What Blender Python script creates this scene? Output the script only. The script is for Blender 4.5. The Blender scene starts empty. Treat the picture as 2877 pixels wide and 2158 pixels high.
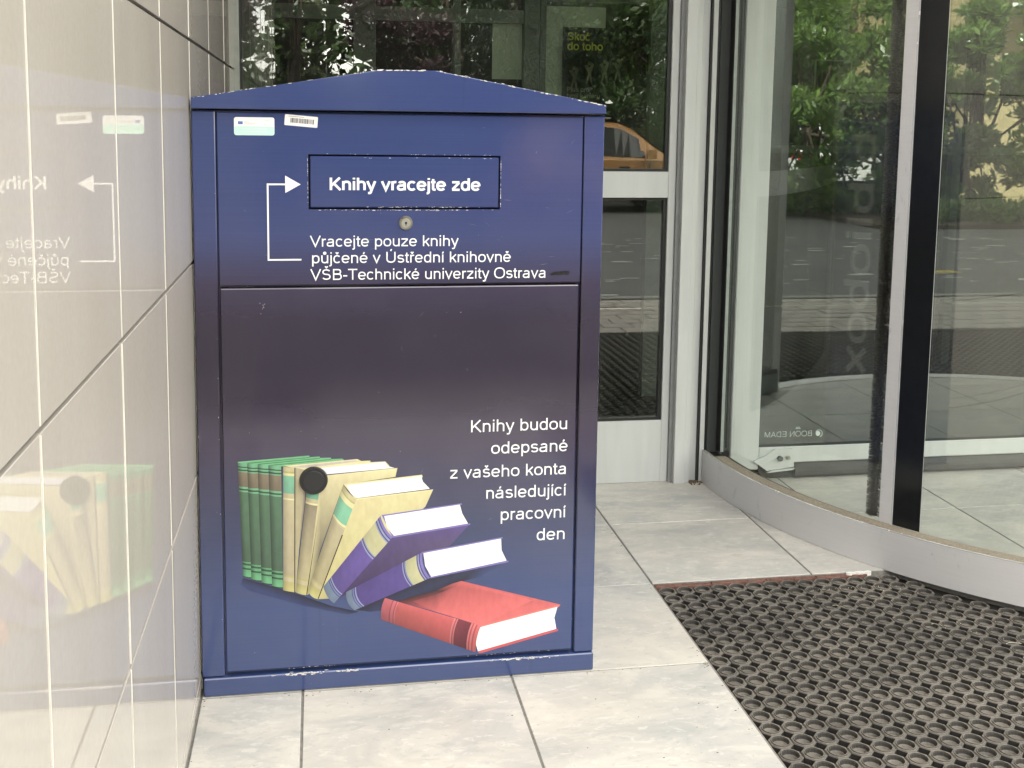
import bpy, math, random
from mathutils import Matrix, Vector
import numpy as np
SC = bpy.context.scene
COL = SC.collection
R = math.radians
rnd = random.Random(7)

# ---------------------------------------------------------------- camera
cam = bpy.data.cameras.new('camera')
cam.sensor_width = 36.0
cam.lens = 3110.29 / 2877 * 36
cam.shift_x = (1438.5 - 1424.05) / 2877
cam.shift_y = -(1079 - 723.8) / 2877
cam.clip_start = 0.05
cam.clip_end = 500
co = bpy.data.objects.new('camera', cam)
COL.objects.link(co)
M = [[0.98575, 0.16804, 0.00721], [-0.16771, 0.97885, 0.11716], [0.01263, -0.1167, 0.99309]]
mw = Matrix(((M[0][0], M[0][2], -M[0][1], 0), (M[1][0], M[1][2], -M[1][1], 0), (M[2][0], M[2][2], -M[2][1], 1.6), (0, 0, 0, 1)))
co.matrix_world = mw
SC.camera = co

# ---------------------------------------------------------------- sky, sun, exposure
SUN_EL, SUN_AZ = 48, 330          # azimuth clockwise from +Y
CLOUD = 9.0
w = bpy.data.worlds.new('World')
SC.world = w
w.use_nodes = True
nt = w.node_tree
sk = nt.nodes.new('ShaderNodeTexSky')
sk.sky_type = 'NISHITA'
sk.sun_disc = False
sk.sun_elevation = R(SUN_EL)
sk.sun_rotation = R(SUN_AZ)
sk.dust_density = 4.0
sk.air_density = 1.0
sk.ozone_density = 1.0
# broken cloud over the clear sky
tcw = nt.nodes.new('ShaderNodeTexCoord'); mpw = nt.nodes.new('ShaderNodeMapping'); mpw.inputs['Scale'].default_value = (1, 1, 2.2)
nzw = nt.nodes.new('ShaderNodeTexNoise'); nzw.inputs['Scale'].default_value = 2.6; nzw.inputs['Detail'].default_value = 7; nzw.inputs['Roughness'].default_value = .55
rpw = nt.nodes.new('ShaderNodeValToRGB'); rpw.color_ramp.elements[0].position = .36; rpw.color_ramp.elements[1].position = .58
rpw.color_ramp.elements[0].color = (.25, .25, .25, 1)
mxw = nt.nodes.new('ShaderNodeMix'); mxw.data_type = 'RGBA'; mxw.inputs[7].default_value = (CLOUD, CLOUD * .96, CLOUD * .88, 1)
nt.links.new(tcw.outputs['Generated'], mpw.inputs[0]); nt.links.new(mpw.outputs[0], nzw.inputs['Vector']); nt.links.new(nzw.outputs['Fac'], rpw.inputs[0])
nt.links.new(rpw.outputs[0], mxw.inputs[0]); nt.links.new(sk.outputs[0], mxw.inputs[6])
nt.links.new(mxw.outputs[2], nt.nodes['Background'].inputs[0])
nt.nodes['Background'].inputs[1].default_value = 0.15
sd = bpy.data.lights.new('sun', 'SUN')
sd.energy = 4.8
sd.angle = R(0.5)
sd.color = (1, 0.95, 0.87)
so = bpy.data.objects.new('sun', sd)
COL.objects.link(so)
dv = Vector((math.sin(R(SUN_AZ)) * math.cos(R(SUN_EL)), math.cos(R(SUN_AZ)) * math.cos(R(SUN_EL)), math.sin(R(SUN_EL))))
so.rotation_euler = dv.to_track_quat('Z', 'Y').to_euler()
so.location = (0, 0, 20)
SC.view_settings.view_transform = 'Standard'
SC.view_settings.look = 'None'
SC.view_settings.exposure = 2.4
SC.view_settings.gamma = 1
SC.render.engine = 'CYCLES'
SC.cycles.max_bounces = 10
SC.cycles.transparent_max_bounces = 32
SC.cycles.glossy_bounces = 6
SC.cycles.diffuse_bounces = 4
SC.cycles.sample_clamp_indirect = 6

# ---------------------------------------------------------------- material helpers
def lin(c):
    return tuple((v / 12.92 if v <= .04045 else ((v + .055) / 1.055) ** 2.4) for v in c)

class NM:
    def __init__(s, name):
        s.m = bpy.data.materials.new(name); s.m.use_nodes = True
        s.t = s.m.node_tree; s.b = s.t.nodes['Principled BSDF']
    def n(s, kind, **kw):
        x = s.t.nodes.new(kind)
        for k, v in kw.items(): setattr(x, k, v)
        return x
    def l(s, a, b): s.t.links.new(a, b)
    def coord(s, which='Object'):
        return s.n('ShaderNodeTexCoord').outputs[which]
    def noise(s, vec, scale, detail=4, rough=.55, dist=0):
        x = s.n('ShaderNodeTexNoise'); x.inputs['Scale'].default_value = scale
        x.inputs['Detail'].default_value = detail; x.inputs['Roughness'].default_value = rough
        x.inputs['Distortion'].default_value = dist
        s.l(vec, x.inputs['Vector']); return x.outputs['Fac']
    def ramp(s, fac, stops):
        x = s.n('ShaderNodeValToRGB'); e = x.color_ramp.elements
        while len(e) < len(stops): e.new(.5)
        for i, (p, c) in enumerate(stops):
            e[i].position = p; e[i].color = (*c, 1) if len(c) == 3 else c
        s.l(fac, x.inputs[0]); return x.outputs[0]
    def mix(s, fac, a, b, mode='MIX'):
        x = s.n('ShaderNodeMix', data_type='RGBA', blend_type=mode)
        for sock, v in ((x.inputs[0], fac), (x.inputs[6], a), (x.inputs[7], b)):
            if isinstance(v, (int, float)): sock.default_value = v
            elif isinstance(v, tuple): sock.default_value = (*v, 1)[:4]
            else: s.l(v, sock)
        return x.outputs[2]
    def math(s, op, a, b=0, c=None):
        x = s.n('ShaderNodeMath', operation=op)
        for i, v in enumerate((a, b, c)):
            if v is None: continue
            if isinstance(v, (int, float)): x.inputs[i].default_value = v
            else: s.l(v, x.inputs[i])
        return x.outputs[0]
    def mapping(s, vec, scale=(1, 1, 1), loc=(0, 0, 0), rot=(0, 0, 0)):
        x = s.n('ShaderNodeMapping'); x.inputs['Scale'].default_value = scale
        x.inputs['Location'].default_value = loc; x.inputs['Rotation'].default_value = rot
        s.l(vec, x.inputs['Vector']); return x.outputs[0]
    def bump(s, h, strength=.2, dist=.01):
        x = s.n('ShaderNodeBump'); x.inputs['Strength'].default_value = strength
        x.inputs['Distance'].default_value = dist
        s.l(h, x.inputs['Height']); s.l(x.outputs[0], s.b.inputs['Normal'])
    def color(s, v):
        if isinstance(v, tuple): s.b.inputs['Base Color'].default_value = (*v, 1)
        else: s.l(v, s.b.inputs['Base Color'])
    def rough(s, v):
        if isinstance(v, (int, float)): s.b.inputs['Roughness'].default_value = v
        else: s.l(v, s.b.inputs['Roughness'])

def simple(name, col, rough=.5, metal=0, var=.08, scale=30, spec=.5, bump=0, emit=None):
    a = NM(name)
    f = a.noise(a.coord(), scale)
    lo = tuple(c * (1 - var) for c in col); hi = tuple(min(1, c * (1 + var)) for c in col)
    a.color(a.ramp(f, [(.3, lo), (.7, hi)]))
    a.rough(a.math('MULTIPLY_ADD', f, .15, rough - .075))
    a.b.inputs['Metallic'].default_value = metal
    a.b.inputs['Specular IOR Level'].default_value = spec
    if bump: a.bump(f, bump, .002)
    if emit:
        a.b.inputs['Emission Color'].default_value = (*col, 1); a.b.inputs['Emission Strength'].default_value = emit
    return a.m

def glass_mat(name, f0, tint, dirt=.03):
    """thin pane: straight-through transparency plus a mirror reflection that grows with angle"""
    a = NM(name); t = a.t; t.nodes.remove(a.b)
    g = a.n('ShaderNodeNewGeometry')
    d = a.n('ShaderNodeVectorMath', operation='DOT_PRODUCT')
    a.l(g.outputs['Incoming'], d.inputs[0]); a.l(g.outputs['Normal'], d.inputs[1])
    c = a.math('ABSOLUTE', d.outputs['Value'])
    k = a.math('POWER', a.math('SUBTRACT', 1, c), 5)
    f = a.math('MULTIPLY_ADD', k, 1 - f0, f0)
    tr = a.n('ShaderNodeBsdfTransparent'); tr.inputs[0].default_value = (*tint, 1)
    gl = a.n('ShaderNodeBsdfGlossy'); gl.inputs['Roughness'].default_value = 0.0
    gl.inputs['Color'].default_value = (1, 1, 1, 1)
    # very slight waviness of the pane
    bmp = a.n('ShaderNodeBump'); bmp.inputs['Strength'].default_value = .008; bmp.inputs['Distance'].default_value = .002
    a.l(a.noise(a.coord(), 2.2, 1), bmp.inputs['Height']); a.l(bmp.outputs[0], gl.inputs['Normal'])
    m1 = a.n('ShaderNodeMixShader'); a.l(f, m1.inputs[0]); a.l(tr.outputs[0], m1.inputs[1]); a.l(gl.outputs[0], m1.inputs[2])
    df = a.n('ShaderNodeBsdfDiffuse'); df.inputs[0].default_value = (.6, .6, .55, 1)
    m2 = a.n('ShaderNodeMixShader')
    dn = a.ramp(a.noise(a.mapping(a.coord(), (1, 1, .35)), 5, 5), [(.4, (0, 0, 0)), (.75, (dirt,) * 3)])
    a.l(dn, m2.inputs[0]); a.l(m1.outputs[0], m2.inputs[1]); a.l(df.outputs[0], m2.inputs[2])
    a.l(m2.outputs[0], t.nodes['Material Output'].inputs[0])
    return a.m

# ---------------------------------------------------------------- object helpers
def tag(o, label=None, cat=None, group=None, kind=None):
    for k, v in (('label', label), ('category', cat), ('group', group), ('kind', kind)):
        if v: o[k] = v
    return o

def empty(name, loc=(0, 0, 0), **kw):
    o = bpy.data.objects.new(name, None); o.location = loc; o.empty_display_size = .1
    COL.objects.link(o); return tag(o, **kw)

class MB:
    """collects boxes, prisms and tubes for one mesh"""
    def __init__(s): s.v = []; s.f = []; s.c = []
    def add(s, vs, fs):
        k = len(s.v); s.v += [tuple(v) for v in vs]; s.f += [tuple(i + k for i in f) for f in fs]
    def box(s, x0, x1, y0, y1, z0, z1, ch=0):
        if ch <= 0:
            s.add([(x, y, z) for z in (z0, z1) for y in (y0, y1) for x in (x0, x1)],
                  [(0, 2, 3, 1), (4, 5, 7, 6), (0, 1, 5, 4), (2, 6, 7, 3), (0, 4, 6, 2), (1, 3, 7, 5)])
            return s
        # chamfered box
        c = min(ch, (x1 - x0) / 2.01, (y1 - y0) / 2.01, (z1 - z0) / 2.01)
        P = {}; vs = []
        X = (x0, x1); Y = (y0, y1); Z = (z0, z1); sg = (1, -1)
        for i in (0, 1):
            for j in (0, 1):
                for k in (0, 1):
                    for a in range(3):
                        p = [X[i] + sg[i] * c, Y[j] + sg[j] * c, Z[k] + sg[k] * c]
                        p[a] = (X[i], Y[j], Z[k])[a]
                        P[i, j, k, a] = len(vs); vs.append(p)
        fs = []
        for i in (0, 1):
            q = [P[i, 0, 0, 0], P[i, 1, 0, 0], P[i, 1, 1, 0], P[i, 0, 1, 0]]; fs.append(q if i else q[::-1])
            q = [P[0, i, 0, 1], P[0, i, 1, 1], P[1, i, 1, 1], P[1, i, 0, 1]]; fs.append(q if i else q[::-1])
            q = [P[0, 0, i, 2], P[1, 0, i, 2], P[1, 1, i, 2], P[0, 1, i, 2]]; fs.append(q if i else q[::-1])
        for i in (0, 1):
            for j in (0, 1):
                fs.append([P[i, j, 0, 0], P[i, j, 1, 0], P[i, j, 1, 1], P[i, j, 0, 1]][::(1 if (i ^ j) else -1)])
                fs.append([P[i, 0, j, 0], P[i, 1, j, 0], P[i, 1, j, 2], P[i, 0, j, 2]][::(-1 if (i ^ j) else 1)])
                fs.append([P[0, i, j, 1], P[1, i, j, 1], P[1, i, j, 2], P[0, i, j, 2]][::(1 if (i ^ j) else -1)])
        for i in (0, 1):
            for j in (0, 1):
                for k in (0, 1):
                    fs.append([P[i, j, k, 0], P[i, j, k, 1], P[i, j, k, 2]][::(1 if (i + j + k) % 2 else -1)])
        s.add(vs, fs); return s
    def prism(s, pts, y0, y1):
        """polygon in (x,z), extruded along y"""
        n = len(pts)
        s.add([(p[0], y0, p[1]) for p in pts] + [(p[0], y1, p[1]) for p in pts],
              [tuple(range(n)), tuple(range(2 * n - 1, n - 1, -1))] + [(i, i + n, (i + 1) % n + n, (i + 1) % n) for i in range(n)])
        return s
    def prismz(s, pts, z0, z1):
        n = len(pts)
        s.add([(p[0], p[1], z0) for p in pts] + [(p[0], p[1], z1) for p in pts],
              [tuple(range(n - 1, -1, -1)), tuple(range(n, 2 * n))] + [(i, (i + 1) % n, (i + 1) % n + n, i + n) for i in range(n)])
        return s
    def disc(s, cx, cz, y0, y1, r, n=32, r2=None):
        r2 = r if r2 is None else r2
        a = [(math.cos(2 * math.pi * i / n), math.sin(2 * math.pi * i / n)) for i in range(n)]
        s.add([(cx + r * p, y0, cz + r * q) for p, q in a] + [(cx + r2 * p, y1, cz + r2 * q) for p, q in a],
              [tuple(range(n)), tuple(range(2 * n - 1, n - 1, -1))] + [(i, i + n, (i + 1) % n + n, (i + 1) % n) for i in range(n)])
        return s
    def tube(s, p, q, r0, r1, n=7):
        p = Vector(p); q = Vector(q); d = (q - p).normalized(); u = d.orthogonal().normalized(); v = d.cross(u)
        vs = [tuple(c + (u * math.cos(6.2832 * i / n) + v * math.sin(6.2832 * i / n)) * r) for c, r in ((p, r0), (q, r1)) for i in range(n)]
        s.add(vs, [(i, (i + 1) % n, (i + 1) % n + n, i + n) for i in range(n)] + [tuple(range(n - 1, -1, -1)), tuple(range(n, 2 * n))])
        return s
    def arc(s, cx, cy, r0, r1, z0, z1, a0, a1, n=72):
        """ring segment with rectangular section, angles in degrees"""
        vs = []
        for i in range(n + 1):
            a = R(a0 + (a1 - a0) * i / n); c, q = math.cos(a), math.sin(a)
            vs += [(cx + r0 * c, cy + r0 * q, z0), (cx + r1 * c, cy + r1 * q, z0), (cx + r1 * c, cy + r1 * q, z1), (cx + r0 * c, cy + r0 * q, z1)]
        fs = []
        for i in range(n):
            for j in range(4):
                fs.append((4 * i + j, 4 * i + (j + 1) % 4, 4 * i + 4 + (j + 1) % 4, 4 * i + 4 + j))
        fs += [(3, 2, 1, 0), (4 * n, 4 * n + 1, 4 * n + 2, 4 * n + 3)]
        s.add(vs, fs); return s
    def mesh(s, name, mat, smooth=False):
        me = bpy.data.meshes.new(name)
        off = None
        me.from_pydata(s.v, [], s.f); me.update()
        if mat: me.materials.append(mat)
        if smooth:
            me.polygons.foreach_set('use_smooth', [True] * len(me.polygons))
        return me
    def build(s, name, mat, parent=None, smooth=False, **kw):
        me = s.mesh(name, mat, smooth)
        o = bpy.data.objects.new(name, me); COL.objects.link(o)
        if parent is not None:
            o.parent = parent
            o.matrix_parent_inverse = Matrix.Translation(-world_loc(parent))
        return tag(o, **kw)

def world_loc(o):
    l = Vector(o.location) if o.type == 'EMPTY' else Vector((0, 0, 0))
    return l

def smooth_by_angle(o, deg=40):
    me = o.data
    me.polygons.foreach_set('use_smooth', [True] * len(me.polygons))
    me.set_sharp_from_angle(angle=R(deg))

# ---------------------------------------------------------------- stroke lettering (monoline grotesque)
def ell(cx, cy, rx, ry, a0, a1, n=None):
    n = n or max(5, int(abs(a1 - a0) / 11))
    sq = lambda v: math.copysign(abs(v) ** .86, v)      # slightly squared bowls
    return [(cx + rx * sq(math.cos(R(a0 + (a1 - a0) * i / n))), cy + ry * sq(math.sin(R(a0 + (a1 - a0) * i / n)))) for i in range(n + 1)]
ACUTE = lambda x, y=0: [(x - 15, 585 + y), (x + 55, 705 + y)]
CARON = lambda x, y=0: [(x - 80, 705 + y), (x, 610 + y), (x + 80, 705 + y)]
def S_(k, dy=0, w=1.0):
    return ell(250 * w, 378 * k, 158 * w, 105 * k, 22, 262) + ell(252 * w, 156 * k, 170 * w, 114 * k, 84, -158)
G = {
 ' ': (278, []), '-': (333, [[(40, 262), (293, 262)]]), '.': (278, [[(139, 0), (139, 95)]]),
 'a': (556, [[(425, 0), (425, 370)] + ell(275, 370, 150, 112, 0, 160), [(425, 300), (240, 275)] + ell(205, 158, 135, 117, 100, 270) + ell(230, 190, 195, 149, 270, 355)]),
 'b': (556, [[(107, 0), (107, 718)], ell(290, 262, 183, 224, 0, 360, 28)]),
 'c': (500, [ell(258, 262, 190, 224, 42, 318, 22)]),
 'd': (556, [[(449, 0), (449, 718)], ell(266, 262, 183, 224, 0, 360, 28)]),
 'e': (556, [[(78, 262), (478, 262)], ell(278, 262, 200, 224, 0, 322, 26)]),
 'f': (278, [[(125, 0), (125, 600)] + ell(200, 600, 75, 80, 180, 90) + [(260, 680)], [(20, 485), (250, 485)]]),
 'h': (556, [[(107, 0), (107, 718)], ell(278, 320, 171, 165, 180, 0) + [(449, 0)]]),
 'i': (222, [[(111, 0), (111, 523)], [(111, 622), (111, 718)]]),
 'í': (222, [[(111, 0), (111, 523)], ACUTE(100)]),
 'j': (222, [[(111, 523), (111, -90)] + ell(36, -90, 75, 78, 0, -90) + [(0, -168)], [(111, 622), (111, 718)]]),
 'k': (500, [[(107, 0), (107, 718)], [(450, 523), (125, 210)], [(235, 310), (455, 0)]]),
 'l': (222, [[(111, 0), (111, 718)]]),
 'n': (556, [[(107, 0), (107, 523)], ell(278, 320, 171, 165, 180, 0) + [(449, 0)]]),
 'o': (556, [ell(278, 262, 202, 224, 0, 360, 28)]),
 'p': (556, [[(107, -207), (107, 523)], ell(290, 262, 183, 224, 0, 360, 28)]),
 'r': (333, [[(107, 0), (107, 523)], ell(262, 325, 155, 155, 180, 75)]),
 's': (500, [S_(1)]),
 't': (278, [[(125, 660), (125, 110)] + ell(190, 110, 65, 68, 180, 270) + [(262, 42)], [(15, 485), (255, 485)]]),
 'u': (556, [[(107, 523), (107, 203)] + ell(278, 203, 171, 165, 180, 360), [(449, 523), (449, 0)]]),
 'v': (500, [[(45, 523), (250, 25), (455, 523)]]),
 'x': (500, [[(55, 523), (440, 0)], [(440, 523), (55, 0)]]),
 'y': (500, [[(45, 523), (255, 20)], [(455, 523), (262, 0), (235, -80)] + ell(150, -85, 80, 80, -10, -95) + [(80, -165)]]),
 'z': (500, [[(50, 481), (445, 481)], [(425, 450), (75, 72)], [(45, 42), (455, 42)]]),
 'A': (667, [[(40, 0), (333, 690), (627, 0)], [(140, 255), (527, 255)]]),
 'B': (667, [[(115, 0), (115, 718)], [(115, 676), (370, 676)] + ell(370, 533, 170, 143, 90, -90) + [(115, 390)], [(150, 380), (390, 380)] + ell(390, 211, 190, 169, 90, -90) + [(115, 42)]]),
 'D': (722, [[(120, 0), (120, 718)], [(120, 676), (320, 676)] + ell(320, 359, 310, 317, 90, -90) + [(120, 42)]]),
 'E': (667, [[(120, 0), (120, 718)], [(120, 676), (600, 676)], [(120, 372), (570, 372)], [(120, 42), (610, 42)]]),
 'K': (667, [[(120, 0), (120, 718)], [(590, 718), (135, 250)], [(275, 385), (625, 0)]]),
 'M': (833, [[(115, 0), (115, 718)], [(140, 690), (416, 60), (693, 690)], [(718, 718), (718, 0)]]),
 'N': (722, [[(115, 0), (115, 718)], [(130, 690), (592, 28)], [(607, 718), (607, 0)]]),
 'O': (778, [ell(389, 359, 315, 330, 0, 360, 32)]),
 'P': (667, [[(115, 0), (115, 718)], [(115, 676), (390, 676)] + ell(390, 505, 180, 171, 90, -90) + [(115, 334)]]),
 'S': (667, [S_(1.37, 0, 1.3)]),
 'T': (611, [[(305, 0), (305, 650)], [(15, 676), (596, 676)]]),
 'U': (722, [[(115, 718), (115, 265)] + ell(361, 265, 246, 223, 180, 360) + [(607, 718)]]),
 'V': (667, [[(35, 718), (333, 25), (632, 718)]]),
}
def add_accent(new, base, f, x, y=0):
    G[new] = (G[base][0], list(G[base][1]) + [f(x, y)])
add_accent('á', 'a', ACUTE, 270); add_accent('é', 'e', ACUTE, 270); add_accent('ě', 'e', CARON, 278)
add_accent('č', 'c', CARON, 255); add_accent('š', 's', CARON, 250); add_accent('ř', 'r', CARON, 185)
add_accent('Ú', 'U', ACUTE, 350, 190); add_accent('Š', 'S', CARON, 333, 190)
G['ů'] = (556, list(G['u'][1]) + [ell(278, 655, 62, 62, 0, 360, 16)])

def stroke(mb, pts, hw, place, lift):
    closed = (abs(pts[0][0] - pts[-1][0]) + abs(pts[0][1] - pts[-1][1])) < 1 and len(pts) > 3
    q = [pts[0]]
    for p in pts[1:]:
        if math.hypot(p[0] - q[-1][0], p[1] - q[-1][1]) > 2: q.append(p)
    if closed and math.hypot(q[0][0] - q[-1][0], q[0][1] - q[-1][1]) < 3: q = q[:-1]
    n = len(q); L = []; Rr = []
    for i in range(n):
        a = q[i - 1] if (i > 0 or closed) else q[i]
        c = q[(i + 1) % n] if (i < n - 1 or closed) else q[i]
        b = q[i]
        d0 = (b[0] - a[0], b[1] - a[1]); d1 = (c[0] - b[0], c[1] - b[1])
        l0 = math.hypot(*d0) or 1; l1 = math.hypot(*d1) or 1
        if i == 0 and not closed: d0, l0 = d1, l1
        if i == n - 1 and not closed: d1, l1 = d0, l0
        n0 = (-d0[1] / l0, d0[0] / l0); n1 = (-d1[1] / l1, d1[0] / l1)
        m = (n0[0] + n1[0], n0[1] + n1[1]); k = math.hypot(*m) or 1; m = (m[0] / k, m[1] / k)
        s = hw / max(.42, m[0] * n0[0] + m[1] * n0[1])
        L.append((b[0] + m[0] * s, b[1] + m[1] * s)); Rr.append((b[0] - m[0] * s, b[1] - m[1] * s))
    vs = [place(p[0], p[1], lift) for p in L] + [place(p[0], p[1], lift) for p in Rr]
    fs = [(i + n, (i + 1) % n + n, (i + 1) % n, i) for i in range(n if closed else n - 1)]
    mb.add(vs, fs)

def text_width(t): return sum(G[c][0] for c in t)
def lettering(name, txt, org, right, up, nrm, width, cap, mat, parent, hw=42, flip=False, **kw):
    """flat print: text from org, width metres wide, capitals cap metres high"""
    mb = MB(); sx = width / (text_width(txt) - 130); sy = cap / 718.0
    org, right, up, nrm = map(Vector, (org, right, up, nrm)); x = -65; k = 0
    for ch in txt:
        adv, ss = G[ch]
        for j, st in enumerate(ss):
            def place(px, py, lf, x=x): return tuple(org + right * ((px + x) * sx) + up * (py * sy) + nrm * lf)
            stroke(mb, st, hw, place, .00006 * (j % 3))
        x += adv
    return mb.build(name, mat, parent, **kw)

# ---------------------------------------------------------------- materials
def mat_boxpaint():
    a = NM('box_paint'); c = a.coord()
    sp = a.n('ShaderNodeSeparateXYZ'); a.l(c, sp.inputs[0])
    z = a.math('DIVIDE', sp.outputs[2], 1.76)
    blue_t, blue_b, dark, pl = (.040, .057, .160), (.030, .052, .150), (.018, .012, .030), (.030, .022, .054)
    col = a.ramp(z, [(0, blue_b), (.14, (.032, .054, .155)), (.27, (.030, .038, .095)), (.40, pl), (.48, dark), (.60, dark), (.66, pl), (.74, (.042, .055, .15)), (.84, blue_t), (1, (.042, .062, .170))])
    fib = a.noise(a.mapping(c, (2, 2, 260)), 1.0, 2)
    col = a.mix(.035, col, a.ramp(fib, [(.35, (0, 0, 0)), (.65, (1, 1, 1))]), 'OVERLAY')
    # scuffs: small pale specks and hairlines
    sc = a.noise(a.mapping(c, (60, 60, 22)), 3, 2, .4)
    sk2 = a.ramp(sc, [(.795, (0, 0, 0)), (.81, (1, 1, 1))])
    col = a.mix(a.math('MULTIPLY', sk2, .35), col, (.35, .36, .42))
    dr = a.ramp(a.noise(a.mapping(c, (26, 1, 1.1)), 1.6, 3, .5), [(.66, (0, 0, 0)), (.74, (1, 1, 1))])
    col = a.mix(a.math('MULTIPLY', dr, .14), col, (.02, .018, .02))
    du = a.noise(a.mapping(c, (1, 1, 1)), 2.3, 6, .6)
    col = a.mix(a.math('MULTIPLY', a.ramp(du, [(.5, (0, 0, 0)), (.8, (1, 1, 1))]), .10), col, (.16, .14, .17))
    a.color(col)
    sm = a.noise(a.mapping(c, (1, 1, .6)), 4, 5, .6)
    a.rough(a.math('MULTIPLY_ADD', sm, .16, .03))
    a.b.inputs['Specular IOR Level'].default_value = .9
    a.bump(a.noise(a.mapping(c, (1, 1, 1)), 7, 2), .05, .004)
    return a.m
def mat_print():
    a = NM('printed_ink'); v = a.n('ShaderNodeVertexColor', layer_name='Col')
    c = a.coord()
    g = a.noise(a.mapping(c, (1, 1, .5)), 60, 4)
    a.color(a.mix(.16, v.outputs[0], a.ramp(g, [(.3, (.3, .3, .3)), (.7, (.8, .8, .8))]), 'OVERLAY'))
    a.rough(.2); a.b.inputs['Specular IOR Level'].default_value = .55
    return a.m
def mat_walltile():
    a = NM('polished_wall_tile'); c = a.coord('Generated') if False else a.coord()
    oi = a.n('ShaderNodeObjectInfo')
    off = a.n('ShaderNodeVectorMath', operation='ADD'); a.l(c, off.inputs[0])
    sc = a.n('ShaderNodeVectorMath', operation='SCALE'); cmb = a.n('ShaderNodeCombineXYZ')
    for i in range(3): a.l(oi.outputs['Random'], cmb.inputs[i])
    a.l(cmb.outputs[0], sc.inputs[0]); sc.inputs['Scale'].default_value = 37; a.l(sc.outputs[0], off.inputs[1])
    n1 = a.noise(a.mapping(off.outputs[0], (1.2, 4.5, 1.1)), 1.0, 3, .5, .2)
    n2 = a.noise(off.outputs[0], 90, 3)
    col = a.ramp(n1, [(.25, (.435, .402, .350)), (.5, (.46, .428, .375)), (.8, (.485, .453, .40))])
    col = a.mix(.05, col, a.ramp(n2, [(.3, (.2, .2, .2)), (.7, (.8, .8, .8))]), 'OVERLAY')
    a.color(col); a.rough(a.math('MULTIPLY_ADD', n1, .02, .0))
    a.b.inputs['IOR'].default_value = 1.4
    return a.m
def mat_floortile():
    a = NM('mottled_floor_tile'); c = a.coord(); oi = a.n('ShaderNodeObjectInfo')
    off = a.n('ShaderNodeVectorMath', operation='ADD'); a.l(c, off.inputs[0])
    sc = a.n('ShaderNodeVectorMath', operation='SCALE'); cmb = a.n('ShaderNodeCombineXYZ')
    for i in range(3): a.l(oi.outputs['Random'], cmb.inputs[i])
    a.l(cmb.outputs[0], sc.inputs[0]); sc.inputs['Scale'].default_value = 61; a.l(sc.outputs[0], off.inputs[1])
    v = off.outputs[0]
    big = a.noise(a.mapping(v, (1, 1.5, 1), rot=(0, 0, .4)), 3.2, 5, .62, .7)
    mid = a.noise(a.mapping(v, (1, 1.9, 1), rot=(0, 0, -.25)), 6.5, 7, .68, .6)
    warm = a.noise(v, 2.1, 3)
    col = a.ramp(big, [(.32, (.37, .37, .35)), (.44, (.44, .43, .40)), (.55, (.50, .48, .435)), (.68, (.58, .555, .495))])
    m = a.ramp(mid, [(.52, (0, 0, 0)), (.60, (1, 1, 1))])
    col = a.mix(a.math('MULTIPLY', m, .4), col, (.62, .59, .52))
    m2 = a.ramp(mid, [(.33, (1, 1, 1)), (.40, (0, 0, 0))])
    col = a.mix(a.math('MULTIPLY', m2, .4), col, (.36, .36, .35))
    col = a.mix(a.math('MULTIPLY', a.ramp(warm, [(.45, (0, 0, 0)), (.7, (1, 1, 1))]), .28), col, (.60, .53, .43))
    fl = a.noise(a.mapping(v, (1, 2.2, 1), rot=(0, 0, .3)), 17, 7, .72, .4)
    col = a.mix(a.math('MULTIPLY', a.ramp(fl, [(.575, (0, 0, 0)), (.60, (1, 1, 1))]), .45), col, (.65, .63, .57))
    col = a.mix(a.math('MULTIPLY', a.ramp(fl, [(.385, (1, 1, 1)), (.41, (0, 0, 0))]), .38), col, (.33, .33, .325))
    sp = a.ramp(a.noise(a.mapping(v, (1, 2, 1)), 46, 3, .5), [(.70, (0, 0, 0)), (.735, (1, 1, 1))])
    col = a.mix(a.math('MULTIPLY', sp, .5), col, (.27, .26, .25))
    st = a.noise(c, 1.7, 4, .6)
    col = a.mix(a.math('MULTIPLY', a.ramp(st, [(.48, (0, 0, 0)), (.72, (1, 1, 1))]), .22), col, (.33, .32, .30))
    a.color(col)
    a.rough(a.math('MULTIPLY_ADD', mid, .2, .38)); a.b.inputs['Specular IOR Level'].default_value = .4
    a.bump(mid, .12, .0015)
    return a.m
def mat_alu():
    a = NM('white_powder_coat'); c = a.coord()
    n = a.noise(a.mapping(c, (8, 8, .7)), 3, 4)
    a.color(a.ramp(n, [(.3, (.50, .515, .49)), (.7, (.55, .56, .535))])); a.rough(.36)
    a.bump(a.noise(c, 700, 1), .04, .0004); return a.m
def mat_steel():
    a = NM('brushed_satin_aluminium'); c = a.coord()
    n = a.noise(a.mapping(c, (1, 1, 40)), 6, 3)
    s = a.noise(a.mapping(c, (3, 3, 1), rot=(.2, .1, 0)), 7, 5, .7, 1.5)
    col = a.ramp(n, [(.3, (.62, .61, .605)), (.7, (.65, .64, .635))])
    col = a.mix(a.ramp(s, [(.62, (0, 0, 0)), (.72, (.3, .3, .3))]), col, (.2, .2, .2))
    a.color(col); a.b.inputs['Metallic'].default_value = .25; a.rough(a.math('MULTIPLY_ADD', n, .15, .33)); return a.m
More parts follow.
